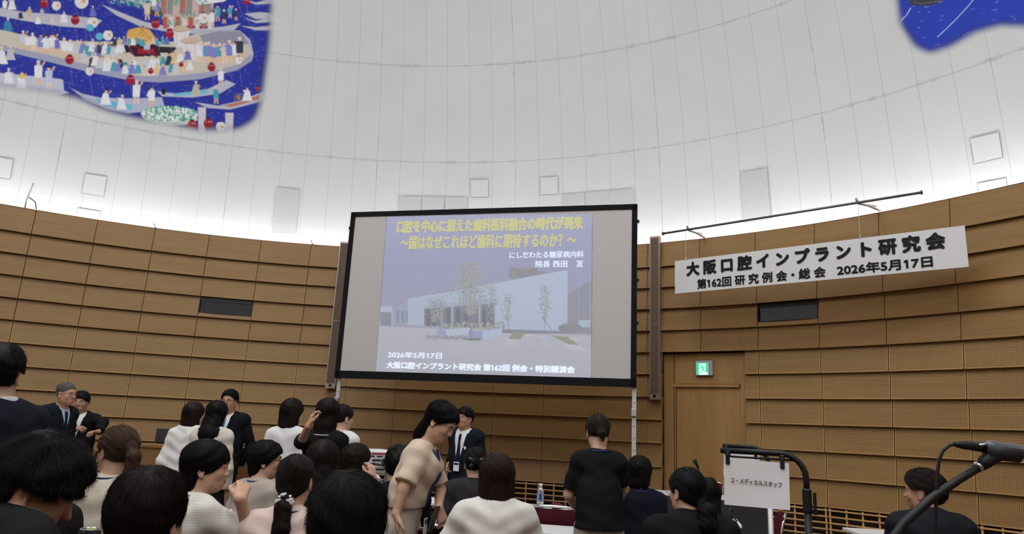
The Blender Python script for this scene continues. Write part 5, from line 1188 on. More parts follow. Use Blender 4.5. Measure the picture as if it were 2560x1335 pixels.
# ------------------------------------------------------------------ a person
def person(label, px, py, d, yaw, seated=False, fem=False, head=(0, 0, 0), lean=None, skin=None, hair=('male', {}), hairm=None, top=None, tie=None, pants=(.02, .02, .025), arms=('down', 'down'), glasses=None, lanyard=None,
           face=False, smile=0, fat=1.0, sw=1.0, detail=1, hs=None, extra=None, twist=0.0, hands=True, eyebrows=True, bulk=1.0, nstrand=None, zoff=0.0, neck=(0, 0), waist=.05):
    T = at(px, py, d); yaw = math.radians(yaw); Rw = rotz(yaw); skin = skin or SK1; hairm = hairm or HB; top = top or {}
    hs = hs or (.965 if fem else 1.0); lean = (.07 if seated else .03) if lean is None else lean
    hz = T[2] - .128 * hs + zoff; xy = T[:2] - (Rw @ [0, lean, 0])[:2]
    root = empty('person', (xy[0], xy[1], 0), yaw, label, 'person'); Wl = lambda w: Rw.T @ (np.array(w) - [xy[0], xy[1], 0])
    HC = np.array([0, lean, hz]); Rh = rotz(math.radians(head[0])) @ rotx(math.radians(-head[1])) @ roty(math.radians(head[2]))
    b = bulk; st = .93 if fem else 1.0
    Nb = np.array([0, lean * .72 - .035, hz - .146 * hs]) + np.array([0, neck[0], neck[1]]); Sm = Nb + [0, .0, -.048]; pz = .53 if seated else .54 * (hz + .12); Pv = np.array([0, -.02 if seated else 0., pz])
    if seated and hz - pz < .5: pz = hz - .62; Pv[2] = pz
    shw = (.132 if fem else .176) * sw; ct, s_t = math.cos(twist), math.sin(twist); shl = [Sm + np.array([x * shw * ct, x * shw * s_t, 0]) for x in (-1, 1)]
    W_ = Pv + (Nb - Pv) * .38; Ch = Pv + (Nb - Pv) * .74
    rh, rw_, rc = ((.172, .132, .150) if fem else (.162, .152, .178)); rh, rw_, rc = rh * b, rw_ * b, rc * b
    def torso(s, t, low=.0):
        s.cap(Pv + [0, 0, -low], W_, rh - .03 + t, rw_ + t, k=.05, S=(1, .70, 1)); s.cap(W_, Ch, rw_ + t, rc + t - .012, k=.05, S=(1, .68, 1))
        s.cap(shl[0], shl[1], .050 * (.96 if fem else 1.12) + t * .8, None, k=.06, S=(1, .95, 1))
        for q in shl: s.cap(Nb + [0, 0, -.012], Nb * .25 + q * .75 + [0, 0, .012], .044 * st + t * .7, .040 * st + t * .7, k=.03)
        if fem:
            for x in (-1, 1): s.ell(Ch + [x * .062, .075, -.01], (.062 + t, .058 + t, .066 + t), k=.05)
    # arms: shoulder, elbow, wrist
    J = []
    for i, a in enumerate(arms):
        x = (-1, 1)[i]; S0 = shl[i]; ua, fa = .285 * st, .255 * st; hd = None
        if isinstance(a, dict): el, wr = Wl(at(*a['e'])), Wl(at(*a['w'])); hd = a
        elif a == 'down': el = S0 + [x * .055, -.03, -ua]; wr = el + [x * .0, .07, -fa * .96]
        elif a == 'table': el = S0 + [x * .075, .10, -ua * .92]; wr = el + [-x * .10, .21, -.03]
        elif a == 'lap': el = S0 + [x * .065, .02, -ua]; wr = el + [-x * .10, .20, -.10]
        elif a == 'fold': el = S0 + [x * .075, .02, -ua]; wr = el + [-x * .19, .15, .03]
        elif a == 'back': el = S0 + [x * .085, -.07, -ua * .95]; wr = el + [-x * .12, -.04, -.20]
        elif a == 'front': el = S0 + [x * .07, .03, -ua]; wr = el + [-x * .14, .17, -.08]
        J.append((S0, np.array(el), np.array(wr), hd))
    body = Sdf(); add_head(body, HC, Rh, hs, fat * (.94 if fem else 1), smile, face, fem)
    body.cap(HC + Rh @ V3(0, -.022, -.055) * hs, Nb + [0, 0, -.03], .052 * st * (1 + .1 * (fat - 1) * 5), .060 * st, k=.03); torso(body, -.012)
    for S0, el, wr, hd in J: body.cap(S0, el, .043 * st, .036 * st, k=.03); body.cap(el, wr, .037 * st, .0255 * st, k=.015)
    legs = []
    for x in (-1, 1):
        hp = Pv + [x * .088, .02, -.02]
        kn, an = (Pv + [x * .10, .37, -.03], np.array([x * .105, .36, .09])) if seated else (np.array([x * .095, .02, pz * .53]), np.array([x * .095, -.01, .085]))
        legs.append((hp, kn, an)); body.cap(hp, kn, .070, .052, k=.03); body.cap(kn, an, .048, .034, k=.03)
    hh = {0: .0055, 1: .0045, 2: .0038}[detail]; zc = Nb[2] - .05
    parts = [body.mesh(.012, hi=np.array([9, 9, zc + .012])), body.mesh(hh, lo=np.array([-.2, lean - .25, zc]), hi=np.array([.2, lean + .3, 9]))]
    for S0, el, wr, hd in J:
        if max(el[2], wr[2]) > zc - .04 and hd: g = Sdf(); g.cap(S0, el, .043 * st, .036 * st, k=.03); g.cap(el, wr, .037 * st, .0255 * st, k=.015); parts.append(g.mesh(.008))
    if hands:
        for i, (S0, el, wr, hd) in enumerate(J):
            f = wr - el; f = f / np.linalg.norm(f); x = (-1, 1)[i]; n = np.array([-x * .9, .1, -.2]); cu = .55; sp = 1
            if hd: f = np.array(hd['f'], float) if 'f' in hd else f; n = np.array(hd.get('n', n), float); cu = hd.get('curl', cu); sp = hd.get('spread', 1)
            g = Sdf(); g.cap(wr - (wr - el) * .12, wr, .0275 * st, .0262 * st, k=.01); add_hand(g, wr, f, n, i == 1, cu, .98 * st, sp); parts.append(g.mesh(.0042 if detail else .005))
    V, Q = join(parts); bo = np_mesh('body', V, Q, skin, root)
    Mh = Matrix.Translation(HC.tolist()) @ Matrix(Rh.tolist()).to_4x4() @ Matrix.Scale(hs, 4)
    # hair
    hst, hp_ = hair
    if hst:
        sh, flow = hair_shape(hst, hp_); V, Q = sh.mesh({0: .007, 1: .006, 2: .005}[detail]); ho = np_mesh('hair', V, Q, hairm, root); ho.matrix_local = Mh
        ns = nstrand or {0: 500, 1: 1500, 2: 6000}[detail]
        strands('strands', sh, flow, V, ns, hp_.get('sl', .07), 7, {0: .0010, 1: .0007, 2: .00038}[detail], hp_.get('lift', .004), ho, Mh, hairm, int(px), hp_.get('wild', 0), hst in ('male', 'messy', 'slick'))
    if face:
        for x in (-1, 1):
            m = MB(); m.cur = 0; m.sphere((x * .031, .0705, .002), .0125, 10); m.cur = 1; m.sphere((x * .031 + hp_.get('gx', 0) * .003, .0765, .002), (.0060, .0074, .0062), 8)
            o = m.build('eye', [M_eyew, M_iris], root, True); o.matrix_local = Mh
            if eyebrows:
                m = MB(); m.tube([(x * .013, .0925, .0245), (x * .030, .0905, .0295), (x * .048, .0775, .024)], [.0032, .0036, .0016], 6, flat=.6); o = m.build('eyebrow', hairm, root, True); o.matrix_local = Mh
        m = MB(); z = -.0555
        for zz, r in ((-.0525, .0040), (-.0600, .0046)): m.tube([(-.020, .0815, z + .006 * smile), (-.010, .0905, zz), (0, .0925, zz - .0005), (.010, .0905, zz), (.020, .0815, z + .006 * smile)], [r * .4, r * .9, r, r * .9, r * .4], 6)
        o = m.build('lips', M_lip, root, True); o.matrix_local = Mh
        if smile > .8:
            m = MB(); m.sphere((0, .084, -.0555), (.016, .0075, .0046), 8); o = m.build('teeth', M_teeth, root, True); o.matrix_local = Mh
    if glasses:
        gm = {'dark': M_glass_f, 'silver': M_silver_f}[glasses[0]]; r = glasses[1]; m = MB()
        for x in (-1, 1):
            m.tube([(x * .033 + r * 1.15 * math.cos(q) * 1.0, .103 - abs(x * .033 + r * math.cos(q)) * .22, .000 + r * .74 * math.sin(q) - .001) for q in np.linspace(0, 2 * PI, 20, endpoint=False)], .0014, 6, closed=True)
            m.tube([(x * (.033 + r * 1.15), .091, .008), (x * .078, .07, .010), (x * .082, .0, .008), (x * .081, -.02, -.006)], .0016, 6)
        m.tube([(-.012, .105, .004), (0, .108, .007), (.012, .105, .004)], .0017, 6); o = m.build('glasses', gm, root, True); o.matrix_local = Mh
    # clothes
    kind = top.get('kind', 'tee'); tm = top.get('mat'); t0 = top.get('t', .008); up = Sdf(); low = top.get('low', .02)
    torso(up, t0, low)
    if kind == 'jacket':
        up.cap(shl[0] + [.0, 0, .008], shl[1] + [0, 0, .008], .055, None, k=.04)
        if not seated: up.cap(Pv + [0, 0, -.16], W_, rh + t0 - .012, rw_ + t0, k=.05, S=(1, .72, 1))
    if top.get('peplum'): up.cap(Pv + [0, 0, -.08], W_, rh + .02, rw_ + .02, k=.05, S=(1, .8, 1))
    sl = top.get('sleeve', 1.0); st_t = top.get('st', .012)                # sleeve length: 0 none, .5 elbow, 1 wrist
    for (S0, el, wr, hd) in J:
        if sl <= 0: continue
        puff = top.get('puff', 0)
        g = Sdf(); fl = top.get('flare', .006)
        if sl <= .5: e = S0 + (el - S0) * sl * 2; f0 = S0; g.cap(S0, e, .044 * st + st_t, .040 * st + st_t + fl + puff, k=.03)
        else: e = el + (wr - el) * (sl - .5) * 2 * .97; f0 = el; g.cap(S0, el, .044 * st + st_t, .041 * st + st_t + puff, k=.03); g.cap(el, e, .041 * st + st_t + puff, .031 * st + st_t + puff * .6 + fl * .5, k=.015)
        n = (e - f0) / np.linalg.norm(e - f0)
        if sl <= .5: g.plane(e, n)
        else: g.fn((lambda e, n: lambda F, X, Y, Z: np.where((X - e[0])**2 + (Y - e[1])**2 + (Z - e[2])**2 < .006, np.maximum(F, (X - e[0]) * n[0] + (Y - e[1]) * n[1] + (Z - e[2]) * n[2]), F))(e, n))
        up.merge(g, .022)
    wr_a = top.get('wrinkle', .0022); ph = px * .37
    up.fn(lambda F, X, Y, Z: F + wr_a * (np.sin(38 * Z + 22 * X + ph + 2.2 * np.sin(9 * X + 7 * Y + ph)) * np.sin(17 * Y + 14 * X - 9 * Z + ph) + .7 * np.sin(60 * Z - 34 * np.abs(X) + 20 * Y + ph)))
    hem = top.get('hem', Pv[2] - .05 if kind != 'jacket' else Pv[2] - .17); up.plane((0, 0, hem), (0, 0, -1))
    vn = top.get('v')
    if vn:
        zb, zn, wv = Nb[2] - vn[0], Nb[2] + .02, vn[1]
        up.fn(lambda F, X, Y, Z: np.maximum(F, np.minimum(np.minimum(wv * (Z - zb) / (zn - zb) - np.abs(X), Y - (Nb[1] + .015)), .05)))
    V, Q = up.mesh(.0085 if detail < 2 else .007); to = np_mesh(top.get('name', 'top'), V, Q, tm, root)
    surf = up
    if top.get('shirt') is not None:
        shs = Sdf(); torso(shs, .002); shs.cap(Nb + [0, .0, -.03], Nb + [0, .008, .046], .062 * st + .006, .056 * st + .006, k=.015); shs.plane((0, 0, Pv[2] - .02), (0, 0, -1)); shs.plane(tuple(Nb + [0, .03, .040]), (0, .25, 1)); V, Q = shs.mesh(.008); np_mesh('shirt', V, Q, top['shirt'], root)
        if tie:
            m = MB(); zs = np.linspace(Nb[2] - .005, Nb[2] - (.40 if not seated else .36), 9); ws = [.016, .019, .014, .018, .022, .027, .032, .036, .004]
            P = shs.snap([(0, Nb[1] + .16, z) for z in zs], .006); P[:, 0] = 0
            vs = []
            for q, w in zip(P, ws): vs += [(-w, q[1] - .001, q[2]), (0, q[1] + .006, q[2]), (w, q[1] - .001, q[2]), (0, q[1] - .006, q[2])]
            fs = []
            for i in range(8):
                for k in range(4): fs.append((i * 4 + k, i * 4 + (k + 1) % 4, i * 4 + 4 + (k + 1) % 4, i * 4 + 4 + k))
            fs += [(3, 2, 1, 0), (32, 33, 34, 35)]; m.add(vs, fs); m.build('tie', tie, root)
        if vn:                                                      # lapels along the open front
            for x in (-1, 1):
                zs = np.linspace(zn - .01, zb, 7); ww = [.018, .028, .038, .044, .040, .026, .008]
                A = up.snap([(x * (vn[1] * (z - zb) / (zn - zb) + .004), Nb[1] + .16, z) for z in zs], .002, 5); Bq = up.snap([(x * (vn[1] * (z - zb) / (zn - zb) + w), Nb[1] + .15, z + .01) for z, w in zip(zs, ww)], .003, 5)
                vs = [tuple(q) for q in A] + [tuple(q) for q in Bq] + [tuple(q + np.array([0, .004, 0])) for q in A] + [tuple(q + np.array([0, .004, 0])) for q in Bq]; fs = []
                for i in range(6): fs += [(i, i + 1, 8 + i, 7 + i), (14 + i, 21 + i, 22 + i, 15 + i), (i, 14 + i, 15 + i, i + 1), (7 + i, 8 + i, 22 + i, 21 + i)]
                mesh_obj('lapel', vs, fs, tm, root, True)
    if top.get('collar'):
        m = MB(); pts = [Nb + [.064 * st * math.cos(q), .058 * st * math.sin(q) + .006, .012 + .014 * math.sin(-q)] for q in np.linspace(0, 2 * PI, 20, endpoint=False)]
        m.tube(pts, .011, 8, closed=True, flat=1.8); m.build('collar', top['collar'], root, True)
    if lanyard:
        lm, card, zl = lanyard; zc_ = Nb[2] - zl; path = []
        for q in np.linspace(0, 1, 9): path.append(np.array([0, Nb[1] + .15, zc_]) * (1 - q) + np.array([-.066 * st, Nb[1] + .03, Nb[2] + .012]) * q)
        for q in np.linspace(.12, .88, 7): a = PI * q; path.append(Nb + [-.072 * st * math.cos(a), -.070 * st * math.sin(a), .026 - .006 * math.sin(a)])
        for q in np.linspace(1, 0, 9): path.append(np.array([0, Nb[1] + .15, zc_]) * (1 - q) + np.array([.066 * st, Nb[1] + .03, Nb[2] + .012]) * q)
        P = surf.snap(path[:8] , .005, 5).tolist() + [p for p in path[8:17]] + surf.snap(path[17:], .005, 5).tolist()
        m = MB(); m.tube(P, .0062 if detail < 2 else .007, 6, closed=False, flat=.45); m.build('lanyard', lm, root, True)
        if card:
            q = surf.snap([(0, Nb[1] + .16, zc_ - .05)], .006, 5)[0]; m = MB(); m.box((0, q[1] + .006, zc_ - .05), (.075, .004, .10)); cdo = m.build('name_badge', M_card, root)
            m = MB(); m.box((0, q[1] + .0085, zc_ - .022), (.066, .003, .022)); m.build('printed_band', mat('navy_print', (.015, .02, .05), .5), cdo)
    # trousers or skirt, shoes
    if pants is not None:
        pm = pants if not isinstance(pants, tuple) else fabric('trouser_%d_%d_%d' % tuple(int(c * 255) for c in pants), pants, .8, var=.08); ps = Sdf()
        ps.cap(Pv + (Nb - Pv) * (waist / np.linalg.norm(Nb - Pv)), Pv + [0, 0, -.04], rw_ - .004, rh - .022, k=.04, S=(1, .72, 1))
        for hp, kn, an in legs: ps.cap(hp, kn, .092 * b, .066, k=.03); ps.cap(kn, an, .064, .052, k=.02)
        ps.fn(lambda F, X, Y, Z: F + .002 * np.sin(40 * Z + 20 * X + ph) * np.sin(20 * X + 25 * Y))
        V, Q = ps.mesh(.014 if seated or detail == 0 else .010); np_mesh('trousers', V, Q, pm, root)
        for hp, kn, an in legs:
            sg = Sdf(); sg.cap(an + [0, -.03, -.045], an + [0, .13, -.058], .038, .032, k=.02, S=(1, 1, .9)); sg.cap(an + [0, -.02, .0], an + [0, -.02, -.05], .042, .040, k=.02); sg.plane((0, 0, .004), (0, 0, -1)); V, Q = sg.mesh(.01); np_mesh('shoe', V, Q, M_black, root)
    if extra: extra(dict(root=root, Wl=Wl, up=up, Nb=Nb, Sm=Sm, HC=HC, Rh=Rh, Mh=Mh, J=J, Pv=Pv, hs=hs, sh=sh if hst else None))
    return root
# ------------------------------------------------------------------ the people in the hall
F_ = fabric
NAVY = F_('navy_suit', (.010, .012, .019), .8, var=.06); BLACK = F_('black_suit', (.008, .008, .010), .8, var=.05); BLK_T = F_('black_knit', (.007, .007, .008), .9, var=.05, rib=(2, .006, .8)); BLK = F_('black_cotton', (.010, .0098, .0105), .85, var=.08)
SHIRT = F_('white_shirt', (.72, .72, .74), .7, var=.03, wrinkle=.1); SHIRT_B = F_('pale_blue_shirt', (.42, .50, .66), .7, var=.03, wrinkle=.1)
CREAM_K = F_('cream_knit', (.66, .57, .47), .9, var=.05, rib=(2, .009, .93)); WHITE_B = F_('white_blouse', (.72, .69, .67), .75, var=.03); DOT = F_('cream_dotted_knit', (.64, .58, .50), .9, var=.04, spots=(75, .16, (.13, .10, .08)))
WHITE_R = F_('white_ribbed_knit', (.68, .64, .58), .9, var=.03, rib=(2, .011, .90)); BEIGE = F_('greige_top', (.40, .335, .29), .8, var=.05); PINK = F_('pale_pink_blouse', (.66, .50, .45), .7, var=.03); WHITE_T = F_('white_top', (.70, .68, .68), .8, var=.03)
LAV = F_('lavender_shirt', (.56, .49, .56), .75, var=.04); CREAM = F_('cream_blouse', (.62, .49, .375), .7, var=.03); GREY_P = F_('grey_pinstripe', (.035, .032, .034), .8, var=.05, rib=(0, .016, .7)); NAVY_K = F_('navy_knit', (.009, .010, .018), .9, var=.05)
DARK = F_('charcoal_top', (.013, .012, .012), .9, var=.06); LINEN = F_('beige_linen', (.47, .41, .34), .85, var=.06, wrinkle=.5); TIE_B = F_('sky_tie', (.32, .43, .58), .5, var=.08); TIE_R = F_('blue_tie', (.03, .14, .42), .5, var=.08); TIE_N = F_('navy_tie', (.010, .012, .026), .5, var=.05)
EYELET = F_('white_cotton', (.70, .66, .61), .8, var=.03, wrinkle=.4)
SUIT = lambda m, shirt, v=(.30, .06), **k: dict(kind='jacket', name='jacket', mat=m, t=.014, st=.014, v=v, shirt=shirt, **k)
P = person
P('person in a dark navy suit standing with his back turned at the far left edge', 12, 866, 3.15, 80, head=(-62, 2, 0), hair=('male', dict(t=.018, side=1, nape=-.085, lump=.003, sl=.05, lift=.006)), hairm=HB, detail=1,
  top=SUIT(NAVY, SHIRT), pants=(.012, .014, .022), sw=1.02, bulk=1.03)
P('balding grey haired person with glasses in a navy suit, in profile facing right', 172, 956, 7.55, -103, lean=.10, skin=SK2, hair=('male', dict(t=.0035, line=.012, vy=-.03, sl=.02, lift=.002)), hairm=HG, glasses=('dark', .019), face=True, detail=0, eyebrows=True,
  top=SUIT(NAVY, SHIRT_B, (.30, .07)), tie=TIE_N, lanyard=(M_lan, True, .36), pants=(.012, .014, .022), fat=1.08, bulk=1.08)
P('black haired person with silver glasses and pale blue tie, hands held at the waist', 206, 979, 8.35, -163, skin=SK2, hair=('male', dict(t=.016, fringe=(0, .066, -.2), sl=.03)), glasses=('silver', .018), face=True, detail=1,
  top=SUIT(BLACK, SHIRT, (.44, .085)), tie=TIE_B, lanyard=(M_lan, True, .33), pants=(.010, .010, .012), fat=1.1, bulk=1.1,
  arms=(dict(e=(259, 1056, 8.2), w=(246, 1079, 8.0), f=(.55, .75, -.05), n=(0, .3, -1), curl=.9), dict(e=(173, 1078, 8.25), w=(184, 1070, 8.0), f=(-.9, .35, .0), n=(-.2, -.5, -.6), curl=1.1)))
P('smiling person with dark glasses and bright blue tie standing beside the oak lectern', 577, 975, 7.9, 178, skin=SK2, hair=('male', dict(t=.013, line=.006, vy=.0, whorl=(.03, .085, .10), g=.05, sl=.05)), glasses=('dark', .021), face=True, smile=.9, detail=1,
  top=SUIT(BLACK, SHIRT, (.40, .07)), tie=TIE_R, arms=('back', 'back'), pants=(.010, .010, .012), bulk=1.02)
def pocket(c):
    q = c['up'].snap([(-.085, c['Nb'][1] + .16, c['Nb'][2] - .17)], .003, 5)[0]; m = MB(); m.box(tuple(q), (.035, .006, .035)); m.build('pocket_badge', M_card, c['root'])
P('laughing person in a black suit with a name badge, standing before the screen', 1164, 1019, 8.3, 148, head=(-4, -2, 0), skin=SK2, hair=('male', dict(t=.015, fringe=(.01, .072, -.2), sl=.03)), glasses=('silver', .018), face=True, smile=1.0, detail=1,
  top=SUIT(NAVY, SHIRT, (.46, .095)), tie=TIE_N, lanyard=(M_lan, True, .33), pants=(.010, .011, .015), fat=1.06, bulk=1.06, extra=pocket,
  arms=('down', dict(e=(1134, 1122, 8.46), w=(1125, 1156, 8.36), n=(-.8, .2, 0), curl=.6)))
P('brown haired woman in a loose white blouse standing before the lectern', 490, 1005, 6.9, -6, fem=True, head=(-14, 4, 0), hair=('bob', dict(L=.150, w=1.02, t=.016)), hairm=hair_mat('hair_redbrown', (.026, .011, .009)), detail=0,
  top=dict(name='blouse', mat=WHITE_B, t=.022, st=.022, sleeve=.78, puff=.012, wrinkle=.004, peplum=1, collar=WHITE_B), arms=('down', 'down'), pants=(.05, .05, .055), bulk=1.04)
P('woman with long dark hair in a cream dotted knit facing the lectern', 548, 1001, 6.5, -4, fem=True, head=(-6, 4, 0), hair=('long', dict(L=.215, w=1.0, flare=1.2, wave=.0015, locks=((-.085, .0), (-.05, .02), (.03, .04), (.06, .05), (.085, .0)))), hairm=HB, detail=1,
  top=dict(name='sweater', mat=DOT, t=.016, st=.016, sleeve=.95, wrinkle=.003, peplum=1), pants=(.02, .02, .022), sw=.98)
P('standing woman with a dark shoulder length bob in a plain white top', 735, 997, 6.2, -5, fem=True, head=(-18, 3, 0), hair=('bob', dict(L=.165, w=1.0, t=.016)), hairm=HD, detail=1,
  top=dict(name='top', mat=WHITE_T, t=.014, st=.012, sleeve=.42, peplum=1), pants=(.03, .03, .034))
def necklace(c):
    N_ = c['Nb']; m = MB(); m.tube([N_ + [.085 * math.cos(a), -.085 * math.sin(a) * .9 - .002, -.012 * math.sin(a) + .0] for a in np.linspace(.5, PI - .5, 12)], .0035, 6); m.build('necklace', mat('pearl', (.75, .72, .68), .3), c['root'], True)
P('woman with long straight black hair and black top, left hand raised', 824, 995, 5.5, -4, fem=True, hair=('long', dict(L=.30, w=.93, wave=.001, by=-.098, locks=((-.04, .01), (.0, .02), (.04, .01)), sl=.12)), hairm=HD, detail=1,
  top=dict(name='top', mat=BLK, t=.008, st=.012, sleeve=.60), pants=(.012, .012, .013), extra=necklace,
  arms=(dict(e=(753, 1104, 5.3), w=(771, 1066, 5.15), f=(.22, .1, 1), n=(.9, .35, -.1), curl=.75), 'lap'))
P('woman with a small dark bun and white top half hidden behind the long haired woman', 862, 1012, 6.6, -12, fem=True, head=(-35, 5, 0), hair=('bun', dict(tie=(0, -.108, .0), bun=(.036, .03, .03))), hairm=HD, detail=0,
  top=dict(name='top', mat=WHITE_T, t=.012, st=.012, sleeve=.6), lanyard=(mat('lanyard_pink', (.45, .08, .14), .7), False, .3), pants=(.03, .03, .03))
P('seated woman with a brown ponytail in a cream knit sweater', 302, 1066, 3.65, 4, seated=True, fem=True, head=(54, 2, 0), hair=('pony', dict(tie=(0, -.118, .022), tail=[(.005, -.150, -.02), (.005, -.150, -.11), (-.005, -.125, -.20)], tr=[.017, .032, .034, .008], t=.015, fringe=(0, .04, -.3), wisps=[[(.078, .03, .0), (.088, .035, -.05), (.08, .02, -.10)], [(-.078, .04, .0), (-.092, .045, -.05), (-.082, .03, -.11)]])), hairm=HBR, detail=1,
  top=dict(name='sweater', mat=CREAM_K, t=.018, st=.020, sleeve=.95, wrinkle=.003), lanyard=(M_lan, False, .3), arms=('table', 'table'), nstrand=2600)
P('near person with messy black hair looking down to the right, dark top', 110, 1106, 1.95, -24, seated=True, sw=.85, head=(-44, 24, 0), neck=(-.03, .085), skin=SK2, hair=('messy', dict(t=.024, line=.020, lump=.006, nape=-.04, fringe=(.015, .050, -.1), sl=.06, lift=.012, wild=.004, whorl=(.0, -.05, .10))), hairm=HB, detail=2,
  top=dict(name='top', mat=DARK, t=.012, st=.014), arms=('table', dict(e=(95, 1500, 1.75), w=(205, 1430, 2.1), f=(.3, .7, .35), n=(-.9, .1, .2), curl=1.2)), nstrand=16000)
P('near person with smooth dark brown short hair seen from behind at the bottom left', 388, 1172, 1.86, -4, seated=True, sw=.88, hair=('male', dict(t=.009, earcut=False, side=1, nape=-.10, lump=.002, sl=.11, lift=.004, whorl=(.02, -.055, .105), vy=-.01)), hairm=hair_mat('hair_soft_black', (.014, .010, .008)), detail=2,
  top=dict(name='top', mat=DARK, t=.012, st=.014), nstrand=16000)
P('near person with tousled black hair seen from behind at the bottom centre', 880, 1186, 1.80, 8, seated=True, head=(-14, 4, 0), skin=SK2, hair=('messy', dict(t=.009, earcut=False, lump=.005, side=1, nape=-.10, sl=.10, lift=.008, wild=.004, whorl=(-.01, -.05, .105), vy=-.015)), hairm=HB, detail=2,
  top=dict(name='top', mat=DARK, t=.012, st=.014), nstrand=16000)
P('seated woman in white ribbed cardigan with a black bob, hand near her mouth', 527, 1101, 3.4, -34, seated=True, fem=True, head=(-44, 2, 0), hair=('bob', dict(L=.135, t=.016, w=1.06, noside=1, line=.050, sl=.10)), hairm=HB, face=True, detail=2,
  top=dict(name='cardigan', mat=WHITE_R, t=.014, st=.018, sleeve=.5, wrinkle=.003), lanyard=(M_matte, False, .3), nstrand=4500,
  arms=('table', dict(e=(630, 1352, 3.35), w=(600, 1248, 3.22), f=(-.55, .55, .62), n=(-.7, .1, -.7), curl=.75)))
P('seated woman with short black hair and dark glasses in profile, greige top', 672, 1103, 4.7, -24, seated=True, fem=True, head=(-54, 0, 0), hair=('bob', dict(L=.095, t=.020, noside=1, line=.034, sl=.07)), hairm=HB, face=True, glasses=('dark', .020), detail=1,
  top=dict(name='top', mat=BEIGE, t=.012, st=.014, sleeve=.9), lanyard=(M_lan, False, .3), nstrand=2500)
def scrunchie(c):
    C = V3(.004, -.128, -.078); rg = random.Random(4)
    m = MB()
    for i in range(30):
        a, b_ = rg.uniform(0, 2 * PI), rg.uniform(-1, 1); r = math.sqrt(1 - b_ * b_); m.sphere((C[0] + .036 * r * math.cos(a), C[1] + .020 * r * math.sin(a), C[2] + .028 * b_), rg.uniform(.004, .0075), 6)
    o = m.build('pearl_scrunchie', mat('pearl', (.75, .72, .68), .25), c['root'], True); o.matrix_local = c['Mh']
    m = MB(); m.tube([(C[0] + .034 * math.cos(a), C[1] + .012 * math.sin(a), C[2] - .012 + .010 * math.sin(5 * a)) for a in np.linspace(0, 2 * PI, 30, endpoint=False)], .011, 8, closed=True); o = m.build('ribbon', mat('ribbon_silk', (.62, .60, .57), .4), c['root'], True); o.matrix_local = c['Mh']
    N_ = c['Nb']
    for dz in (0, -.03): q = c['up'].snap([N_ + [-.012, -.14, -.03 + dz]], .002, 5)[0]; m = MB(); m.sphere(tuple(q), .006, 6); m.build('button', mat('pearl', (.75, .72, .68), .25), c['root'], True)
P('seated woman with a low black ponytail and pearl scrunchie in a pale pink blouse', 746, 1134, 3.35, 3, seated=True, fem=True, head=(-5, 3, 0), hair=('pony', dict(tie=(0, -.110, -.074), tail=[(.005, -.142, -.11), (.012, -.150, -.20), (-.012, -.145, -.31)], tr=[.016, .033, .036, .010], t=.007, sl=.10, nape=-.10)), hairm=HD, detail=2,
  top=dict(name='blouse', mat=PINK, t=.016, st=.024, sleeve=.9, puff=.012, wrinkle=.0045), lanyard=(M_lan, False, .3), extra=scrunchie, nstrand=4500)
P('seated woman with long brown hair in a black top, behind the tousled head', 815, 1101, 4.25, -6, seated=True, fem=True, head=(-8, 2, 0), hair=('long', dict(L=.215, w=1.0, wave=.002, t=.016, sl=.11)), hairm=HD, detail=1, top=dict(name='top', mat=BLK, t=.012, st=.014))
P('seated person with short brown bob in a lavender shirt, hand raised to the face', 896, 1110, 5.2, -16, seated=True, fem=True, head=(-26, 4, 0), hair=('bob', dict(L=.075, t=.018, w=1.0, sl=.08)), hairm=hair_mat('hair_warm_brown', (.024, .013, .009)), detail=1,
  top=dict(name='shirt', mat=LAV, t=.016, st=.016, collar=LAV), arms=('table', dict(e=(948, 1230, 5.1), w=(932, 1198, 4.98), f=(-.3, .25, .9), n=(-.9, .3, 0), curl=.7)))
def slipon(c): pass
P('standing woman in a cream blouse leaning on a chair and looking down, smiling', 1106, 1004, 4.3, -96, fem=True, lean=.21, head=(-16, 32, -6), hair=('bob', dict(L=.165, t=.014, w=.94, sy=-.055, noside=1, sl=.12, wild=.002, line=.022)), hairm=HB, face=True, smile=.8, detail=2,
  top=dict(name='blouse', mat=CREAM, t=.013, st=.020, sleeve=.42, puff=.002, flare=.005, wrinkle=.003, hem=.94), lanyard=(M_lan, True, .40), pants=LINEN, waist=.20, nstrand=5000, sw=.95, bulk=1.02,
  arms=(dict(e=(1101, 1226, 4.45), w=(1096, 1268, 4.25), f=(-.2, .35, -.9), n=(-.6, -.6, 0), curl=.8), dict(e=(1008, 1222, 4.10), w=(990, 1284, 4.08), f=(-.1, .18, -1), n=(-.3, .9, .1), curl=.45)))
P('dark haired person in black seated just left of the standing woman in cream', 1000, 1116, 4.75, 12, seated=True, sw=.85, hair=('male', dict(t=.018, side=1, nape=-.09)), hairm=HB, detail=0, top=dict(name='top', mat=BLACK, t=.014, st=.014))
def bow(c):
    m = MB(); C = np.array([0, -.128, .012]); mm_ = mat('black_satin', (.012, .012, .013), .35)
    for (x, z, a) in ((-.032, .014, .5), (.032, .014, -.5), (-.026, -.020, -.7), (.026, -.020, .7)): m.sphere(C + [x, 0, z], (.036, .011, .017), 8, Matrix.Rotation(a, 3, 'Y'))
    m.sphere(C + [0, -.006, 0], .012, 8); o = m.build('bow', mm_, c['root'], True); o.matrix_local = c['Mh']
P('seated woman with a black bow in her pinned up hair, grey pinstripe jacket', 1190, 1119, 5.6, 2, seated=True, fem=True, head=(4, 4, 0), hair=('bun', dict(tie=(0, -.105, .005), bun=(.042, .026, .036), nape=-.085)), hairm=HB, detail=1, top=dict(kind='jacket', name='jacket', mat=GREY_P, t=.018, st=.018, collar=GREY_P), extra=bow, sw=1.2)
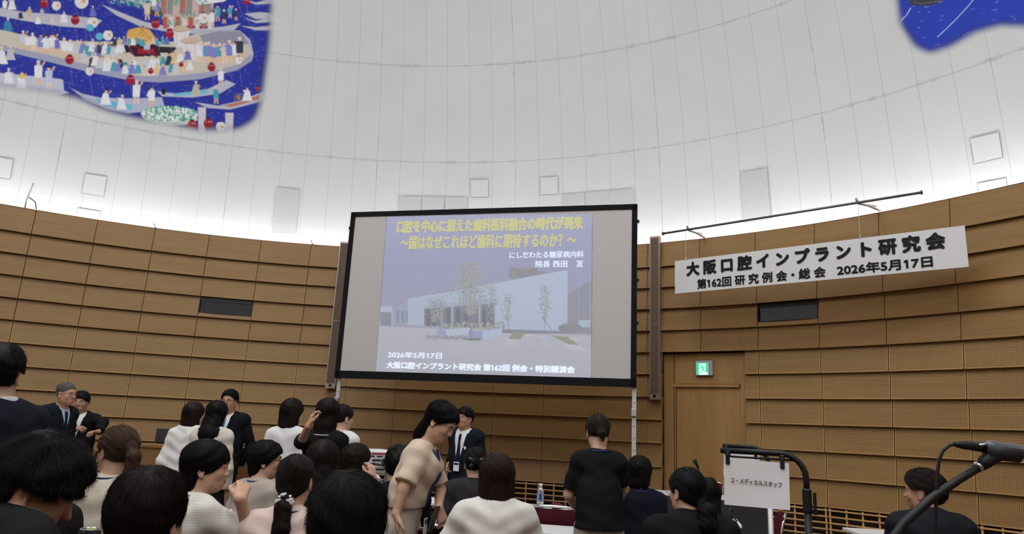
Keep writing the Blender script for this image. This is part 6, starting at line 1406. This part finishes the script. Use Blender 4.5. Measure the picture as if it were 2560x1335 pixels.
def eyelets(c):
    rg = random.Random(2); m = MB(); hole = mat('eyelet_shade', (.22, .19, .17), .9)
    for i in (0, 1):
        S0, el, wr, hd = c['J'][i]
        for k in range(5):
            p = el + (S0 - el) * rg.uniform(.02, .55) + np.array([rg.uniform(-.02, .04) * (-1, 1)[i], -.09, rg.uniform(-.02, .03)]); q = c['up'].snap([p], .0015, 6)[0]
            for a in range(8): th = a * PI / 4; m.sphere(q + np.array([.011 * math.cos(th), 0, .011 * math.sin(th)]), (.0048, .0025, .0024), 5, Matrix.Rotation(-th, 3, 'Y'))
    m.build('eyelet_embroidery', hole, c['root'])
P('seated woman with straight brown hair in a white eyelet blouse with puffed sleeves', 1242, 1136, 4.0, 3, seated=True, fem=True, head=(10, 2, 0), hair=('bob', dict(L=.180, w=1.22, t=.019, sl=.13)), hairm=hair_mat('hair_chestnut', (.030, .016, .011)), detail=1,
  top=dict(name='blouse', mat=EYELET, t=.020, st=.026, sleeve=.62, puff=.040, wrinkle=.0035, collar=EYELET), extra=eyelets, arms=('table', 'table'), sw=1.2, bulk=1.08, nstrand=3500)
P('woman in a black T-shirt and beige trousers bending over the table, back turned', 1495, 1036, 5.0, 2, fem=True, lean=.14, head=(2, 20, 0), hair=('short_pony', dict(tie=(0, -.112, -.030), tail=[(.002, -.126, -.05), (.008, -.122, -.090)], tr=[.020, .024, .008], t=.012, nape=-.085, sl=.09)), hairm=hair_mat('hair_ash_brown', (.030, .021, .016)), detail=1,
  top=dict(name='top', mat=BLK, t=.012, st=.012, sleeve=.42, hem=.80, peplum=1), lanyard=(M_lan, False, .3), pants=LINEN, sw=1.02, bulk=.86, nstrand=2500,
  arms=(dict(e=(1421, 1238, 4.95), w=(1450, 1284, 5.2), f=(.4, .8, -.4), n=(0, .1, -1), curl=.6), dict(e=(1560, 1222, 5.0), w=(1546, 1250, 5.3), f=(-.4, .8, -.3), n=(0, .1, -1), curl=.6)))
P('seated woman with black bob and blue lanyard in navy, right of the black T-shirt', 1600, 1141, 5.5, -2, seated=True, fem=True, head=(-30, 6, 0), hair=('bob', dict(L=.115, t=.018, w=1.02)), hairm=HB, detail=1, top=dict(name='top', mat=NAVY_K, t=.014, st=.014), lanyard=(M_lan, False, .3), sw=.98)
P('seated woman with glasses and low black ponytail in a loose black knit', 1714, 1170, 3.9, 6, seated=True, fem=True, head=(24, 2, 0), hair=('pony', dict(tie=(0, -.118, -.055), tail=[(.0, -.150, -.09), (-.01, -.155, -.16), (-.02, -.14, -.24)], tr=[.020, .046, .050, .016], t=.015, nape=-.095)), hairm=HB, glasses=('silver', .019), detail=1,
  top=dict(name='top', mat=BLK, t=.024, st=.030, puff=.012, wrinkle=.004), sw=1.35, bulk=1.1, nstrand=2500)
P('seated woman in black with long black hair in front of the head table', 1766, 1194, 4.75, -4, seated=True, fem=True, head=(-10, 4, 0), hair=('long', dict(L=.17, t=.015)), hairm=HB, detail=0, top=dict(name='top', mat=BLK, t=.014, st=.014), sw=1.0)
P('person in a dark suit with combed back hair seated at the far right, facing left', 2304, 1175, 4.35, -4, seated=True, head=(46, 2, 0), skin=SK2, hair=('slick', dict(t=.014, line=.016, lump=.002, nape=-.085, whorl=(0, .07, .10), g=.2, sl=.08, fringe=None)), hairm=HD, face=True, detail=1,
  top=dict(kind='jacket', name='jacket', mat=F_('charcoal_suit', (.014, .015, .019), .8, var=.05), t=.020, st=.018, v=(.30, .05), shirt=SHIRT), arms=('table', 'table'), fat=1.06, bulk=1.05, nstrand=3000)
P('dark haired person whose crown peeks over the messy haired person at the left', 118, 1084, 2.95, -5, seated=True, hair=('messy', dict(t=.020, side=1, lift=.012)), hairm=HB, detail=0, top=dict(name='top', mat=DARK, t=.012, st=.014))
# things in hands
ph = empty('smartphone', at(1084, 1298, 4.2), 1.3, 'dark smartphone in a grey case held low by the standing woman in cream', 'phone'); ph.rotation_euler = (.25, .1, 1.3)
m = MB(); m.rbox((0, 0, 0), (.072, .011, .148), .005); m.build('case', mat('phone_case', (.04, .038, .04), .4), ph)
m = MB(); m.box((0, .0058, 0), (.064, .001, .138)); m.build('display', mat('dark_glass', (.012, .012, .016), .08), ph)
cn = empty('drink_can', at(226, 1322, 2.28) - [0, 0, .115], .4, 'black drink can with a green top at the bottom left', 'can')
m = MB(); m.lathe([(.024, 0), (.028, .004), (.033, .012), (.033, .100), (.0285, .112), (.0275, .115)], n=28); m.build('can_body', mat('can_black', (.010, .011, .011), .3, .3), cn, True)
m = MB(); m.lathe([(.0285, .112), (.0290, .1155), (.0275, .1165), (.0265, .114)], n=28); m.build('rim', M_chrome, cn, True)
m = MB(); m.lathe([(.026, .1125), (.026, .1142)], n=24); li = m.build('lid', mat('can_lid', (.55, .58, .50), .3, .7), cn, True)
m = MB(); m.rbox((.004, 0, .1156), (.026, .016, .002), .003); m.build('pull_tab', mat('lime_green', (.30, .55, .05), .4), li)
m = MB(); m.lathe([(.0333, .086), (.0334, .088), (.0334, .097), (.0331, .100)], n=28); m.build('printed_band', mat('lime_print', (.25, .36, .12), .5), cn, True)
